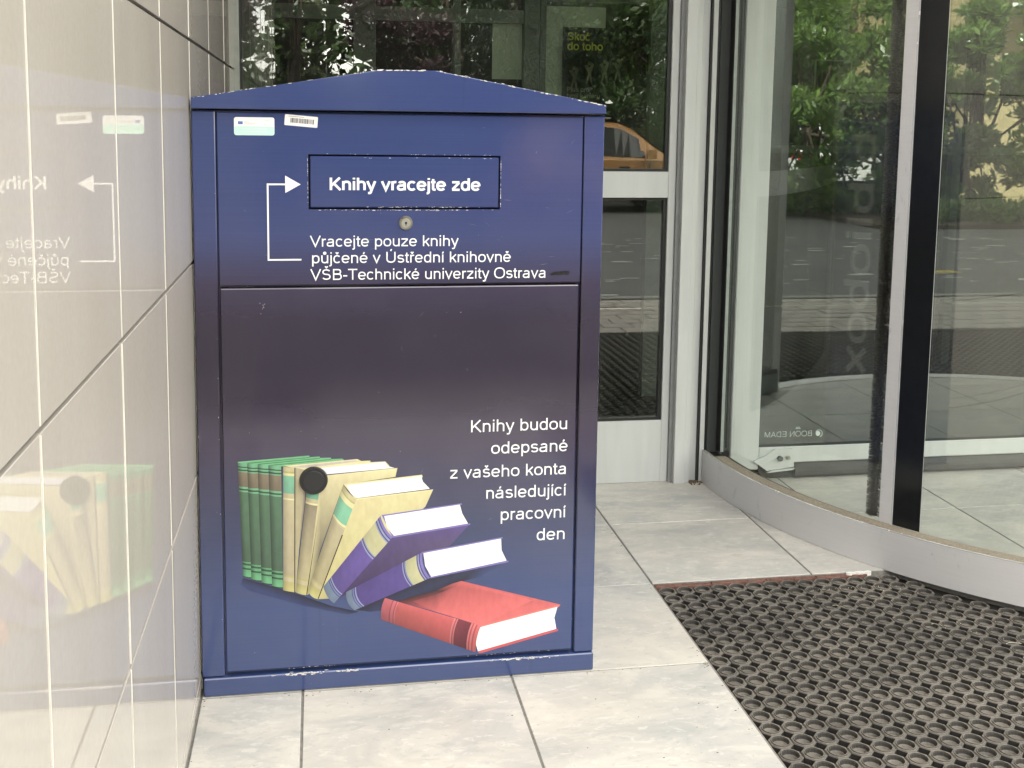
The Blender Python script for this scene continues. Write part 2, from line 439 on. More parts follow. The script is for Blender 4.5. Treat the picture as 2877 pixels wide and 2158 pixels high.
def mat_rubber():
    a = NM('dusty_black_rubber'); c = a.coord()
    n = a.noise(c, 3.5, 5, .6); f = a.noise(c, 120, 3)
    g = a.n('ShaderNodeNewGeometry'); nz = a.n('ShaderNodeSeparateXYZ'); a.l(g.outputs['True Normal'], nz.inputs[0])
    up = a.math('MULTIPLY', a.math('MAXIMUM', nz.outputs[2], 0), a.ramp(a.math('MULTIPLY_ADD', f, .4, a.math('MULTIPLY', n, .8)), [(.4, (.25,) * 3), (.75, (1,) * 3)]))
    a.color(a.mix(a.math('MULTIPLY', up, .75), (.030, .028, .026), (.265, .237, .195)))
    a.rough(.6); a.b.inputs['Specular IOR Level'].default_value = .35; a.bump(f, .2, .001); return a.m
def mat_leaf(name, lo, hi, trans=.3, rough=.35):
    a = NM(name); g = a.n('ShaderNodeNewGeometry')
    ri = a.n('ShaderNodeVertexColor', layer_name='Col')
    col = a.ramp(ri.outputs[0], [(0, lo), (1, hi)])
    a.color(col); a.rough(rough)
    tl = a.n('ShaderNodeBsdfTranslucent'); a.l(a.mix(.5, col, tuple(min(1, v * 2.2) for v in hi)), tl.inputs[0])
    mx = a.n('ShaderNodeMixShader'); mx.inputs[0].default_value = trans
    a.l(a.b.outputs[0], mx.inputs[1]); a.l(tl.outputs[0], mx.inputs[2])
    a.l(mx.outputs[0], a.t.nodes['Material Output'].inputs[0]); return a.m

PAINT = mat_boxpaint(); PRINT = mat_print(); WALLT = mat_walltile(); FLOORT = mat_floortile()
ALU = mat_alu(); STEEL = mat_steel(); RUB = mat_rubber()
WHITE = simple('white_ink', (.80, .80, .80), .3, var=.02)
BLACK = simple('black_plastic', (.012, .012, .013), .45)
GASKET = simple('black_gasket', (.012, .013, .012), .5)
DARKGAP = simple('dark_recess', (.006, .006, .008), .8)
CHIP = simple('bare_primer', (.62, .60, .55), .7, var=.2, scale=200)
GROUT = simple('grey_grout', (.20, .19, .17), .9, var=.25, scale=60)
LIT_EDGE = simple('pale_lit_edge', (.68, .66, .59), .6, var=.06)
CONC = simple('dark_mortar', (.035, .032, .027), .9)
STEELNUT = simple('dull_nickel', (.42, .40, .34), .3, metal=.9, var=.15)
BLACKGLASS = simple('black_gloss_film', (.010, .011, .012), .12, spec=.3)
FELT = simple('beige_brush_felt', (.25, .215, .16), .95, var=.35, scale=160, bump=.4)
REDEDGE = simple('red_brown_tile_edge', (.15, .075, .058), .9, var=.4, scale=70, bump=.5)
WING_GLASS = glass_mat('wing_glass', .13, (.60, .66, .62), .02)
CURVE_GLASS = glass_mat('curved_glass', .045, (.945, .97, .955), .03)
PANE_GLASS = glass_mat('pane_glass', .105, (.86, .90, .86), .02)
CARGLASS = simple('car_glass', (.012, .016, .016), .04, spec=.8)
TYRE = simple('tyre_rubber', (.015, .015, .015), .8)
RIM = simple('wheel_alloy', (.4, .4, .4), .3, metal=.8)

# ---------------------------------------------------------------- geometry constants (metres)
WX = -.333          # face of the left wall
YB = 3.044          # front of the book box
YF = 4.75           # line of the glazed front
CX, CY, CR = 3.70, 4.71, 1.98   # revolving door drum

# ---------------------------------------------------------------- floor
sub = MB().box(-.60, 1.162, .16, 4.80, -.08, -.0035).box(1.162, 9.5, 3.622, 4.80, -.08, -.0035)
floor = sub.build('floor', GROUT, kind='structure')
def tile_mesh(w, d, name='floor_tile'):
    return MB().box(-w / 2, w / 2, -d / 2, d / 2, -.0225, 0, .0014).mesh(name, FLOORT)
cache = {}
def put_tile(x0, x1, y0, y1, parent=floor, j=.0035):
    w_, d_ = round(x1 - x0 - 2 * j, 4), round(y1 - y0 - 2 * j, 4)
    if w_ < .03 or d_ < .03: return
    if (w_, d_) not in cache: cache[w_, d_] = tile_mesh(w_, d_)
    o = bpy.data.objects.new('floor_tile', cache[w_, d_]); o.location = ((x0 + x1) / 2, (y0 + y1) / 2, .0004 * rnd.random() - .0002)
    if rnd.random() < .5: o.rotation_euler.z = math.pi
    o.parent = floor; COL.objects.link(o)
xs = [-.333, -.052, .5505, 1.159]
ys = [.16, .62, 1.265, 1.855, 2.445, 3.035, 3.622, 4.21]
for i in range(3):
    for k in range(len(ys) - 1): put_tile(xs[i], xs[i + 1], ys[k], ys[k + 1])
    put_tile(xs[i], xs[i + 1], 4.21, 4.80)
xr = [1.159, 1.763, 2.095] + [2.700 + .606 * k for k in range(9)]
for i in range(len(xr) - 1):
    for y0, y1 in ((3.622, 4.21), (4.21, 4.80)):
        put_tile(xr[i], xr[i + 1], y0, y1)
for i in range(2, len(xr) - 1):       # inside the drum, in front of the tile edge
    for y0, y1 in ((3.035, 3.622), (2.73, 3.035)):
        cx_, cy_ = (xr[i] + xr[i + 1]) / 2, (y0 + y1) / 2
        j = .0035
        P = [(xr[i] + j, y0 + j), (xr[i + 1] - j, y0 + j), (xr[i + 1] - j, y1 - j), (xr[i] + j, y1 - j)]
        for k in range(72):                      # clip to the round of the drum
            a_ = R(k * 5); nx, ny = math.cos(a_), math.sin(a_); Q = []
            for m in range(len(P)):
                A_, B_ = P[m], P[(m + 1) % len(P)]
                da = (A_[0] - CX) * nx + (A_[1] - CY) * ny - 1.92; dbb = (B_[0] - CX) * nx + (B_[1] - CY) * ny - 1.92
                if da <= 0: Q.append(A_)
                if da * dbb < 0: t_ = da / (da - dbb); Q.append((A_[0] + (B_[0] - A_[0]) * t_, A_[1] + (B_[1] - A_[1]) * t_))
            P = Q
            if len(P) < 3: break
        if len(P) >= 3: MB().prismz(P, -.0225, 0).build('floor_tile', FLOORT, floor)
# drum floor: bedding under those tiles, clipped to the drum
db = MB()
db.prismz([(CX + 1.935 * math.cos(R(a)), CY + 1.935 * math.sin(R(a))) for a in range(214, 327, 4)], -.034, -.0042)
db.build('drum_floor_bedding', GROUT, floor)
# pit of the mat
MB().box(1.162, 9.5, .9, 3.622, -.08, -.036).build('mat_pit', CONC, floor)
e = MB()
x = 1.165
while x < 1.96:
    d_ = .05 + rnd.random() * .09
    e.box(x, min(x + d_ - .001, 1.97), 3.606 - rnd.random() * .006, 3.6245, -.035, -.0045 - rnd.random() * .003, .002); x += d_
e.box(1.1545, 1.1635, .9, 3.6, -.035, -.004, .001)
e.build('tile_edge', REDEDGE, floor)
# lumps of white sealant and dirt
s = MB()
for k in range(9):
    x0 = 1.905 + k * .009; r0_ = .004 + rnd.random() * .006; a0 = rnd.random()
    s.prismz([(x0 + r0_ * 1.5 * math.cos(a0 + q * .785), 3.613 + r0_ * math.sin(a0 + q * .785) * (.7 + .3 * rnd.random())) for q in range(8)], -.012, .0008 + rnd.random() * .0025)
s.build('sealant_bead', simple('white_sealant', (.7, .69, .64), .5), floor)
dirt = MB()
for k in range(150):
    x0 = 1.66 + abs(rnd.gauss(0, .045)); y0 = 4.71 - abs(rnd.gauss(0, .022)); r_ = .001 + rnd.random() * .004
    a0 = rnd.random() * 6
    dirt.prismz([(x0 + r_ * math.cos(a0 + q), y0 + r_ * math.sin(a0 + q)) for q in (0, 1.7, 3.1, 4.6)], .0006, .0012 + r_ * .8)
for k in range(420):
    x0 = rnd.uniform(-.30, 1.15); y0 = rnd.uniform(2.3, 4.6)
    if k % 3 == 0: y0 = 3.03 - abs(rnd.gauss(0, .012))  # grit line along the box foot added to deepen its contact shadow
    if k % 7 == 0: x0 = -.329 + abs(rnd.gauss(0, .008))
    if k % 5 == 0: x0 = 1.15 - abs(rnd.gauss(0, .01))
    r_ = .0005 + rnd.random() ** 3 * .003; a0 = rnd.random() * 6
    dirt.prismz([(x0 + r_ * math.cos(a0 + q), y0 + r_ * .6 * math.sin(a0 + q)) for q in (0, 1.7, 3.1, 4.6)], .0006, .0011)
tag(dirt.build('dirt', simple('brown_grit', (.14, .10, .06), .95, var=.5, scale=200)), 'brown grit and dust at the door post, and grit deepening the contact shade of the box', 'dirt', kind='stuff')

# ---------------------------------------------------------------- rubber mat
def build_mat():
    p = .0645; ro = p / 2 * .985; x0, y0 = 1.168, 3.602
    mb_v, mb_f = [], []
    oct_ = [(ro / math.cos(R(22.5)) * math.cos(R(22.5 + 45 * k)), ro / math.cos(R(22.5)) * math.sin(R(22.5 + 45 * k))) for k in range(8)]
    N = 16
    cir = [(math.cos(2 * math.pi * (k + 1) / N), math.sin(2 * math.pi * (k + 1) / N)) for k in range(N)]
    def octp(k):     # N points round the octagon
        a = R(22.5 * (k + 1)); m = (a - R(0)) % R(45) ; m = abs(((a + R(22.5)) % R(45)) - R(22.5))
        r_ = ro / math.cos(m) if False else ro / math.cos(((a + R(22.5)) % R(45)) - R(22.5))
        return r_ * math.cos(a), r_ * math.sin(a)
    rings = []
    rings.append([(*octp(k), -.034) for k in range(N)])
    rings.append([(*octp(k), -.0115) for k in range(N)])
    rings.append([(octp(k)[0] * .93, octp(k)[1] * .93, -.0085) for k in range(N)])
    rings.append([(octp(k)[0] * .885, octp(k)[1] * .885, -.0095) for k in range(N)])
    for r_, z in ((.0262, -.0095), (.0252, -.0068), (.0236, -.0068), (.0226, -.0105), (.0215, -.019), (.016, -.0255), (.007, -.0275)):
        rings.append([(r_ * c, r_ * s_, z) for c, s_ in cir])
    tv = [v for r_ in rings for v in r_] + [(0, 0, -.0278)]
    tf = []
    for i in range(len(rings) - 1):
        for k in range(N):
            tf.append((i * N + k, i * N + (k + 1) % N, (i + 1) * N + (k + 1) % N, (i + 1) * N + k))
    c = len(tv) - 1; b = (len(rings) - 1) * N
    for k in range(N): tf.append((b + k, b + (k + 1) % N, c, c))
    tf = [f if f[2] != f[3] else f[:3] for f in tf]
    tv = np.array(tv)
    V = []; F = []; n = 0
    for j in range(38):
        for i in range(88):
            cx_, cy_ = x0 + p * (i + .5), y0 - p * (j + .5)
            d = math.hypot(cx_ - CX, cy_ - CY)
            if d < CR + (.02 if cx_ < 2.75 else .16) and cy_ < CY: 
                continue
            q = tv.copy()
            # domed or sunken bottoms, slight wobble
            dome = np.random.RandomState(i * 131 + j).rand()
            q[-1, 2] += .0105 * dome; q[-1 - N:-1, 2] += .0095 * dome; q[-1 - 2 * N:-1 - N, 2] += .006 * dome
            ang = math.sin(i * 1.7 + j) * .03
            q[:, 0] += cx_ + .0006 * math.sin(j * 2.3 + i); q[:, 1] += cy_ + .0006 * math.cos(i * 1.9); q[:, 2] += .0012 * math.sin(i * .35) * math.cos(j * .4)
            V.append(q); F.append([tuple(v + n for v in f) for f in tf]); n += len(q)
    V = np.concatenate(V); F = [f for g_ in F for f in g_]
    # webs joining neighbours
    me = bpy.data.meshes.new('rubber_mat'); me.from_pydata(V.tolist(), [], F); me.materials.append(RUB)
    o = bpy.data.objects.new('rubber_mat', me); COL.objects.link(o)
    tag(o, 'black rubber ring mat sunk in the tiled floor before the revolving door', 'door mat')
build_mat()
# litter on the mat
lt = MB()
for (x, y, l, a) in ((2.14, 3.02, .05, .3), (2.1, 2.72, .06, -.4), (1.98, 3.18, .03, .8), (1.72, 3.36, .035, 1.2), (2.32, 3.0, .03, .2)):
    pts = [(x + l * t, y + .012 * math.sin(t * 3 + a)) for t in (0, .33, .66, 1)]
    for k in range(3): lt.tube((*pts[k], -.004), (*pts[k + 1], -.004), .0007, .0007, 4)
for k in range(160):
    x = rnd.uniform(1.7, 2.7); y = min(3.5, CY - math.sqrt(max(.01, (CR + .06) ** 2 - (x - CX) ** 2)) - abs(rnd.gauss(0, .25))); r_ = rnd.uniform(.001, .004)
    lt.prismz([(x, y), (x + r_, y + r_ * .3), (x + r_ * .6, y + r_)], -.0065, -.0055)
tag(lt.build('litter', simple('dry_straw', (.5, .45, .33), .9, var=.4, scale=80)), 'dry straws and pale scraps caught on the rubber mat', 'litter', kind='stuff')

# ---------------------------------------------------------------- left wall
lw = MB().box(-30, WX - .012, .17, 4.78, -.1, 21)  # unseen height and width above the tiles added for their shade
wall = lw.build('wall_left', CONC, kind='structure')
cols = [.17, .82, 1.380, 1.952, 2.515, 3.073, 3.622, 4.21, 4.735]
rows = [.004, .056, .640, 1.2285, 1.822, 2.41, 3.0, 3.59, 4.18, 4.77, 5.36, 5.95, 6.54, 7.13, 7.72, 8.31, 8.9, 9.49]
tc = {}
for i in range(len(cols) - 1):
    for k in range(len(rows) - 1):
        j = .0018; g = .004
        h_, w_ = round(rows[k + 1] - rows[k] - 2 * g if k else rows[1] - rows[0] - g, 4), round(cols[i + 1] - cols[i] - 2 * j, 4)
        if (h_, w_) not in tc: tc[h_, w_] = MB().box(-.014, 0, -w_ / 2, w_ / 2, -h_ / 2, h_ / 2, .0009).mesh('wall_tile', WALLT)
        o = bpy.data.objects.new('wall_tile', tc[h_, w_]); COL.objects.link(o); o.parent = wall
        o.location = (WX + .0008 * (rnd.random() - .5), (cols[i] + cols[i + 1]) / 2, (rows[k] + rows[k + 1]) / 2)
        o.rotation_euler = (0, .0012 * (rnd.random() - .5), .0016 * (rnd.random() - .5))
jf = MB()
for k in range(len(rows) - 1):
    for y in cols[1:-1]:
        ww = .0016 if y in (1.380, 1.952) else (.0005 if y == 2.515 and k >= 3 else .0010)
        jf.box(WX - .01, WX + .0012, y - ww, y + ww, rows[k] + .006, rows[k + 1] - .006)
jf.build('lit_edge_strips', LIT_EDGE, wall)  # light caught on the vertical tile edges, put in as pale strips
for k in range(9):   # end tiles of the wall, round the corner
    pass

# ---------------------------------------------------------------- glazed front beside the revolving door
gf = empty('glazed_screen', (.6, YF, 0), label='white framed glass screen behind the blue box, with a mid rail and dark panes', cat='glass screen')
f = MB()
f.box(-.372, -.347, YF - .04, YF + .03, 0, 2.9, .002)          # left stile, two steps
f.box(-.347, -.313, YF - .028, YF + .03, 0, 2.9, .002)
f.build('left_stile', simple('grey_green_coating', (.30, .32, .29), .4), gf)
f = MB().box(1.532, 1.566, YF - .03, YF + .03, 0, 2.9, .002); f.build('right_stile', ALU, gf)
MB().box(-.313, 1.532, YF - .03, YF + .03, 1.299, 1.414, .0015).build('mid_rail', ALU, gf)
MB().box(-.313, 1.532, YF - .03, YF + .03, .001, .288, .0015).build('bottom_panel', ALU, gf)
MB().box(-.313, 1.532, YF - .03, YF + .03, 2.82, 2.9, .0015).build('top_rail', ALU, gf)
def pane(z0, z1):
    p_ = MB().box(-.305, 1.524, YF - .012, YF - .004, z0 + .008, z1 - .008).build('glass_pane', PANE_GLASS, gf)
    g_ = MB()
    for a_ in ((-.313, -.303, z0, z1), (1.516, 1.532, z0, z1), (-.303, 1.516, z0, z0 + .012), (-.303, 1.516, z1 - .010, z1)):
        g_.box(a_[0], a_[1], YF - .018, YF + .01, a_[2], a_[3])
    g_.build('gasket', GASKET, p_)
pane(.288, 1.299); pane(1.414, 2.82)
MB().box(1.583, 1.634, YF - .075, YF + .04, 0, 2.9, .002).build('mullion', ALU, gf)
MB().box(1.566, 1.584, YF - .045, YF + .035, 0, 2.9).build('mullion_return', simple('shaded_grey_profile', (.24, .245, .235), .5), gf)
MB().box(1.634, 1.662, YF - .058, YF + .04, 0, 2.9, .002).build('mullion', ALU, gf)
MB().box(1.662, 1.702, YF - .030, YF + .04, 0, 2.9, .002).build('mullion', ALU, gf)

# ---------------------------------------------------------------- revolving door
rd = empty('revolving_door', (CX, CY, 0), label='large revolving door with curved glass wall and silver plinth, right of the blue box', cat='revolving door')
MB().box(1.7025, 1.7085, YF - .05, YF + .03, 0, 2.9).build('seal', GASKET, rd)
MB().box(1.709, 1.730, YF - .055, YF + .03, 0, 2.9, .001).build('door_jamb', ALU, rd)
MB().box(1.731, 1.742, YF - .05, YF + .03, .1515, 2.9, .001).build('seal', GASKET, rd)
A0, A1, AG = 180.6, 241.0, 240.0
b = MB().arc(CX, CY, CR - .006, CR, .001, .150, A0, A1, 96); ob = b.build('curved_plinth', STEEL, rd); smooth_by_angle(ob, 30)
b = MB().arc(CX, CY, CR - .0062, CR - .0002, .1502, .1535, A0, A1, 96); smooth_by_angle(b.build('plinth_lip', simple('bright_lip', (.72, .72, .70), .25, metal=.5), rd), 30)
b = MB().arc(CX, CY, CR - .095, CR - .0065, .002, .141, A0, A1, 96); smooth_by_angle(b.build('plinth_core', GASKET, rd), 30)
b = MB().arc(CX, CY, CR - .066, CR - .017, .1412, .152, A0 + 3.2, A1, 96); smooth_by_angle(b.build('felt_strip', FELT, rd), 30)
b = MB().arc(CX, CY, CR - .0165, CR - .0125, .1412, .1508, A0, A1, 96); smooth_by_angle(b.build('track_line', simple('tan_line', (.30, .27, .21), .7), rd), 30)
b = MB().arc(CX, CY, CR - .099, CR - .0955, .004, .118, A0, A1, 96) ; smooth_by_angle(b.build('inner_plinth', simple('grey_inner_plinth', (.22, .225, .22), .5), rd), 30)
b = MB().arc(CX, CY, CR - .080, CR - .071, .1415, 2.9, A0 + 1.2, AG, 110); og = b.build('curved_glass', CURVE_GLASS, rd); smooth_by_angle(og, 30)
# vertical dark seal where glass meets the jamb
b = MB().arc(CX, CY, CR - .087, CR - .065, .153, 2.9, A0 + .1, A0 + 1.25, 6); b.build('seal', GASKET, rd)
b = MB().arc(CX, CY, CR - .082, CR - .0685, .152, 2.9, A0 + 1.26, A0 + 1.42, 2); b.build('glass_edge', simple('pale_glass_edge', (.35, .38, .35), .3), rd)
# middle post on the glass: silver profile, black film, brush behind
def ang(x, y): return math.degrees(math.atan2(y - CY, x - CX)) % 360
a_s0, a_s1, a_f1 = 211.34, 212.78, 216.05
smooth_by_angle(MB().arc(CX, CY, CR - .083, CR - .067, .152, 2.9, a_s0, a_s1, 4).build('silver_profile', STEEL, rd), 30)
MB().arc(CX, CY, CR - .083, CR - .066, .152, 2.9, a_s1 + .01, a_s1 + .14, 2).build('bright_edge', simple('bright_edge', (.7, .7, .69), .25, metal=.4), rd)
smooth_by_angle(MB().arc(CX, CY, CR - .0705, CR - .0695, .152, 2.9, a_s1 + .15, a_f1, 6).build('black_film', BLACKGLASS, rd), 30)
MB().arc(CX, CY, CR - .0706, CR - .0692, .152, 2.9, a_f1 + .01, a_f1 + .05, 2).build('film_edge', simple('film_edge', (.4, .42, .4), .4), rd)
# bristles
bv = MB()
a_b = 209.95
bcx, bcy = CX + (CR - .112) * math.cos(R(a_b)), CY + (CR - .112) * math.sin(R(a_b))
rad = Vector((math.cos(R(a_b)), math.sin(R(a_b)), 0)); tan = Vector((-rad.y, rad.x, 0))
bv.box(bcx - .006, bcx + .006, bcy - .006, bcy + .006, .15, 2.9)
V_ = []; F_ = []
rs = np.random.RandomState(3)
for k in range(20000):
    z = .15 + 2.6 * rs.rand(); u = rs.rand() * 2 - 1
    base = Vector((bcx, bcy, z)) - rad * .002 + tan * (.012 * (rs.rand() - .5))
    tip = Vector((bcx, bcy, z + .010 * (rs.rand() - .2))) + tan * (u * .037) + rad * (.034 * math.sqrt(max(0, 1 - u * u)) * (.8 + .2 * rs.rand()) - .004)
    side = Vector((0, 0, 1)) * .0009 + tan * .0003
    n_ = len(V_); V_ += [tuple(base - side), tuple(base + side), tuple(tip + side * .5), tuple(tip - side * .5)]; F_.append((n_, n_ + 1, n_ + 2, n_ + 3))
me = bpy.data.meshes.new('brush_strip'); me.from_pydata(bv.v + V_, [], bv.f + [tuple(i + len(bv.v) for i in f_) for f_ in F_])
bm_ = NM('dark_bristle'); cc = bm_.noise(bm_.mapping(bm_.coord(), (30, 30, 260)), 3, 3)
bm_.color(bm_.ramp(cc, [(.32, (.018, .017, .013)), (.52, (.060, .054, .040)), (.70, (.24, .22, .17))])); bm_.rough(.5)
me.materials.append(bm_.m)
o = bpy.data.objects.new('brush_strip', me); COL.objects.link(o); o.parent = rd; o.matrix_parent_inverse = Matrix.Translation((-CX, -CY, 0)); o['kind'] = 'stuff'
# end post at the mouth
ca, sa = math.cos(R(240.6)), math.sin(R(240.6))
smooth_by_angle(MB().arc(CX, CY, CR - .075, CR + .012, .001, 2.9, 240.05, 242.3, 4).build('mouth_post', STEEL, rd), 30)
smooth_by_angle(MB().arc(CX, CY, CR - .05, CR + .06, -.030, .002, 242.4, 299, 60).build('floor_ring', STEEL, rd), 30)
# far quarter wall of the drum (right) and the quarters inside
smooth_by_angle(MB().arc(CX, CY, CR - .043, CR - .034, .1415, 2.9, 300, 359, 80).build('curved_glass', CURVE_GLASS, rd), 30)
smooth_by_angle(MB().arc(CX, CY, CR - .05, CR, .001, .150, 299, 359.4, 80).build('curved_plinth', STEEL, rd), 30)
MB().prismz([(CX + (CR + .05) * math.cos(R(a)), CY + (CR + .05) * math.sin(R(a))) for a in range(178, 363, 4)], 2.905, 3.15).build('drum_canopy', ALU, rd)
# wing standing across the drum
YW = 4.70
wg = MB()
MB().box(1.852, 1.989, YW - .02, YW + .02, .05, 2.85, .004).build('wing_stile', ALU, rd)
MB().box(1.800, 1.812, YW - .012, YW + .012, .06, 2.85, .001).build('white_bar', ALU, rd)  # thin white bar left of the dark brush
MB().box(1.813, 1.851, YW - .006, YW + .006, .02, 2.85).build('wing_brush', GASKET, rd)
MB().box(1.744, 1.799, YW - .002, YW + .004, .02, 2.85).build('wing_brush', simple('grey_bristle', (.05, .055, .05), .9), rd)
MB().box(1.9895, 5.4, YW - .02, YW + .02, .077, .1535, .004).build('bottom_rail', ALU, rd)
pg = MB().box(1.9895, 5.4, YW - .012, YW - .004, .1660, 2.85).build('wing_glass', WING_GLASS, rd)
MB().box(1.9895, 5.4, YW - .014, YW - .0005, .1537, .1655).build('gasket', GASKET, rd)
# round bottom brush
bb = MB()
for x0_, x1_ in ((2.165, 5.4),):
    n = 14
    P0 = [(YW - .004 + .034 * math.cos(2 * math.pi * k / n), .040 + .036 * math.sin(2 * math.pi * k / n)) for k in range(n)]
    bb.add([(x0_, p[0], p[1]) for p in P0] + [(x1_, p[0], p[1]) for p in P0],
           [tuple(range(n)), tuple(range(2 * n - 1, n - 1, -1))] + [(i, (i + 1) % n, (i + 1) % n + n, i + n) for i in range(n)])
bb.box(2.0, 2.165, YW - .004, YW + .004, .004, .075)
bb.build('bottom_brush', simple('grey_bristle_brush', (.075, .073, .068), .95, var=.4, scale=220, bump=.5), rd)
# hinge bracket with two bolts
br = MB().prism([(1.962, .094), (2.020, .118), (2.064, .147), (2.150, .147), (2.158, .062), (2.045, .050), (2.028, .046)], YW - .034, YW - .0205)
ob = br.build('bracket', ALU, rd)
MB().disc(2.085, .106, YW - .050, YW - .0345, .0115, 20).build('bolt', simple('dark_bolt', (.07, .075, .07), .4), ob)
MB().disc(2.126, .107, YW - .044, YW - .0345, .0095, 20, .0095).disc(2.126, .107, YW - .047, YW - .0445, .004, 12).build('bolt', STEELNUT, ob)
br2 = MB().prism([(2.03, .036), (2.155, .046), (2.165, .054), (2.05, .048)], YW - .032, YW - .021).build('bracket_lip', ALU, rd)
# etched maker's mark, read from inside so mirrored here
ETCH = simple('etched_mark', (.55, .60, .56), .6)
lettering('etched_lettering', 'BOON EDAM', (2.2495, YW - .0125, .1985), (-1, 0, 0), (0, 0, 1), (0, -1, 0), .232, .026, ETCH, pg, hw=24)
e = MB()
for k in range(20):
    a0 = R(-70 + k * 15); a1 = R(-70 + (k + 1) * 15)
    for r0, r1 in ((.0155, .0185), ):
        if k < 15:
            e.add([(2.283 + r * math.cos(a), YW - .0126, .209 + r * math.sin(a)) for r, a in ((r0, a0), (r1, a0), (r1, a1), (r0, a1))], [(0, 1, 2, 3)])
e.disc(2.279, .209, YW - .0126, YW - .0122, .0115, 20)
e.box(2.168, 2.192, YW - .0126, YW - .0122, .2345, .2365); e.box(2.172, 2.177, YW - .0126, YW - .0122, .240, .244); e.box(2.182, 2.187, YW - .0126, YW - .0122, .240, .244)
e.build('etched_logo', ETCH, pg)

# ---------------------------------------------------------------- book return box
bx = empty('book_return_box', (.235, 3.68, 0), label='tall blue metal book return box with printed books and white Czech lettering', cat='book return box')
MB().box(-.327, .796, YB + .024, 4.31, .002, 1.638, .003).build('body', PAINT, bx)
MB().box(-.328, -.2675, YB, YB + .0235, .0565, 1.634, .0025).build('corner_post', PAINT, bx)
MB().box(.7395, .7965, YB, YB + .0235, .0565, 1.634, .0025).build('corner_post', PAINT, bx)
MB().box(-.3245, .797, YB - .008, 4.314, .0015, .0545, .003).build('plinth', PAINT, bx)
lid = MB()
k_ = .9955
P_ = [(-.3285 * k_, 1.6395), (.8005 * k_, 1.6405), (.7995 * k_, 1.6635), (.322 * k_, 1.7505), (.161 * k_, 1.7485), (-.3285 * k_, 1.6665)]
def inset(P, d):
    cx = sum(p[0] for p in P) / len(P); cz = sum(p[1] for p in P) / len(P)
    return [(p[0] - d * (1 if p[0] > cx else -1), p[1] - d * (1 if p[1] > cz else -1)) for p in P]
Q_ = inset(P_, .0022); n = len(P_)
y0_, y1_ = 3.0285, 4.33
lid.add([(p[0], y0_, p[1]) for p in Q_] + [(p[0], y0_ + .0022, p[1]) for p in P_] + [(p[0], y1_, p[1]) for p in P_],
        [tuple(range(n)), tuple(range(3 * n - 1, 2 * n - 1, -1))] +
        [(i, i + n, (i + 1) % n + n, (i + 1) % n) for i in range(n)] + [(i + n, i + 2 * n, (i + 1) % n + 2 * n, (i + 1) % n + n) for i in range(n)])
lid.build('lid', PAINT, bx)
# upper front panel with the slot cut out
up = MB()
def plate(x0, x1, z0, z1, hx0, hx1, hz0, hz1, yf, yb, c=.002):
    o = [(x0 + c, z0 + c), (x1 - c, z0 + c), (x1 - c, z1 - c), (x0 + c, z1 - c)]
    ob_ = [(x0, z0), (x1, z0), (x1, z1), (x0, z1)]
    h = [(hx0, hz0), (hx1, hz0), (hx1, hz1), (hx0, hz1)]
    vs = [(p[0], yf, p[1]) for p in o] + [(p[0], yf, p[1]) for p in h] + [(p[0], yf + c, p[1]) for p in ob_] + [(p[0], yb, p[1]) for p in ob_] + [(p[0], yb, p[1]) for p in h]
    fs = []
    for i in range(4):
        j = (i + 1) % 4
        fs += [(i, j, 4 + j, 4 + i), (8 + i, 8 + j, j, i), (12 + i, 12 + j, 8 + j, 8 + i), (4 + i, 4 + j, 16 + j, 16 + i)]
    up.add(vs, fs)
plate(-.2635, .7355, 1.1645, 1.631, -.0245, .5015, 1.3725, 1.5215, YB + .002, YB + .0235)
upp = up.build('upper_panel', PAINT, bx)
MB().box(-.03, .507, YB + .0226, YB + .0236, 1.366, 1.528).build('slot_shadow_plate', DARKGAP, bx)
flap = MB().box(-.0200, .4970, YB + .0015, YB + .014, 1.3775, 1.5165, .0025).build('drop_flap', PAINT, bx)
door = MB().box(-.2625, .7325, YB + .0005, YB + .0235, .0665, 1.1575, .003).build('door', PAINT, bx)
# round lock
lk = MB().disc(.2390, 1.335, YB + .0018, YB - .0025, .0195, 36, .0180).build('lock', STEELNUT, bx)
MB().disc(.2390, 1.335, YB - .0026, YB - .0042, .0128, 32, .0122).build('lock_cylinder', simple('brushed_nickel_face', (.5, .48, .42), .35, metal=.7), lk)
MB().disc(.2390, 1.3355, YB - .0043, YB - .0047, .0032, 14).box(.2378, .2402, YB - .0047, YB - .0043, 1.3285, 1.335).build('keyhole', DARKGAP, lk)
# black magnet disc on the door
mg = MB().disc(-.0170, .6145, YB, YB - .010, .0395, 44, .0375).build('magnet_disc', BLACK, door)
MB().disc(-.0170, .6145, YB - .0101, YB - .0115, .030, 40, .0285).build('magnet_centre', simple('black_rubber_cap', (.016, .016, .017), .6), mg)
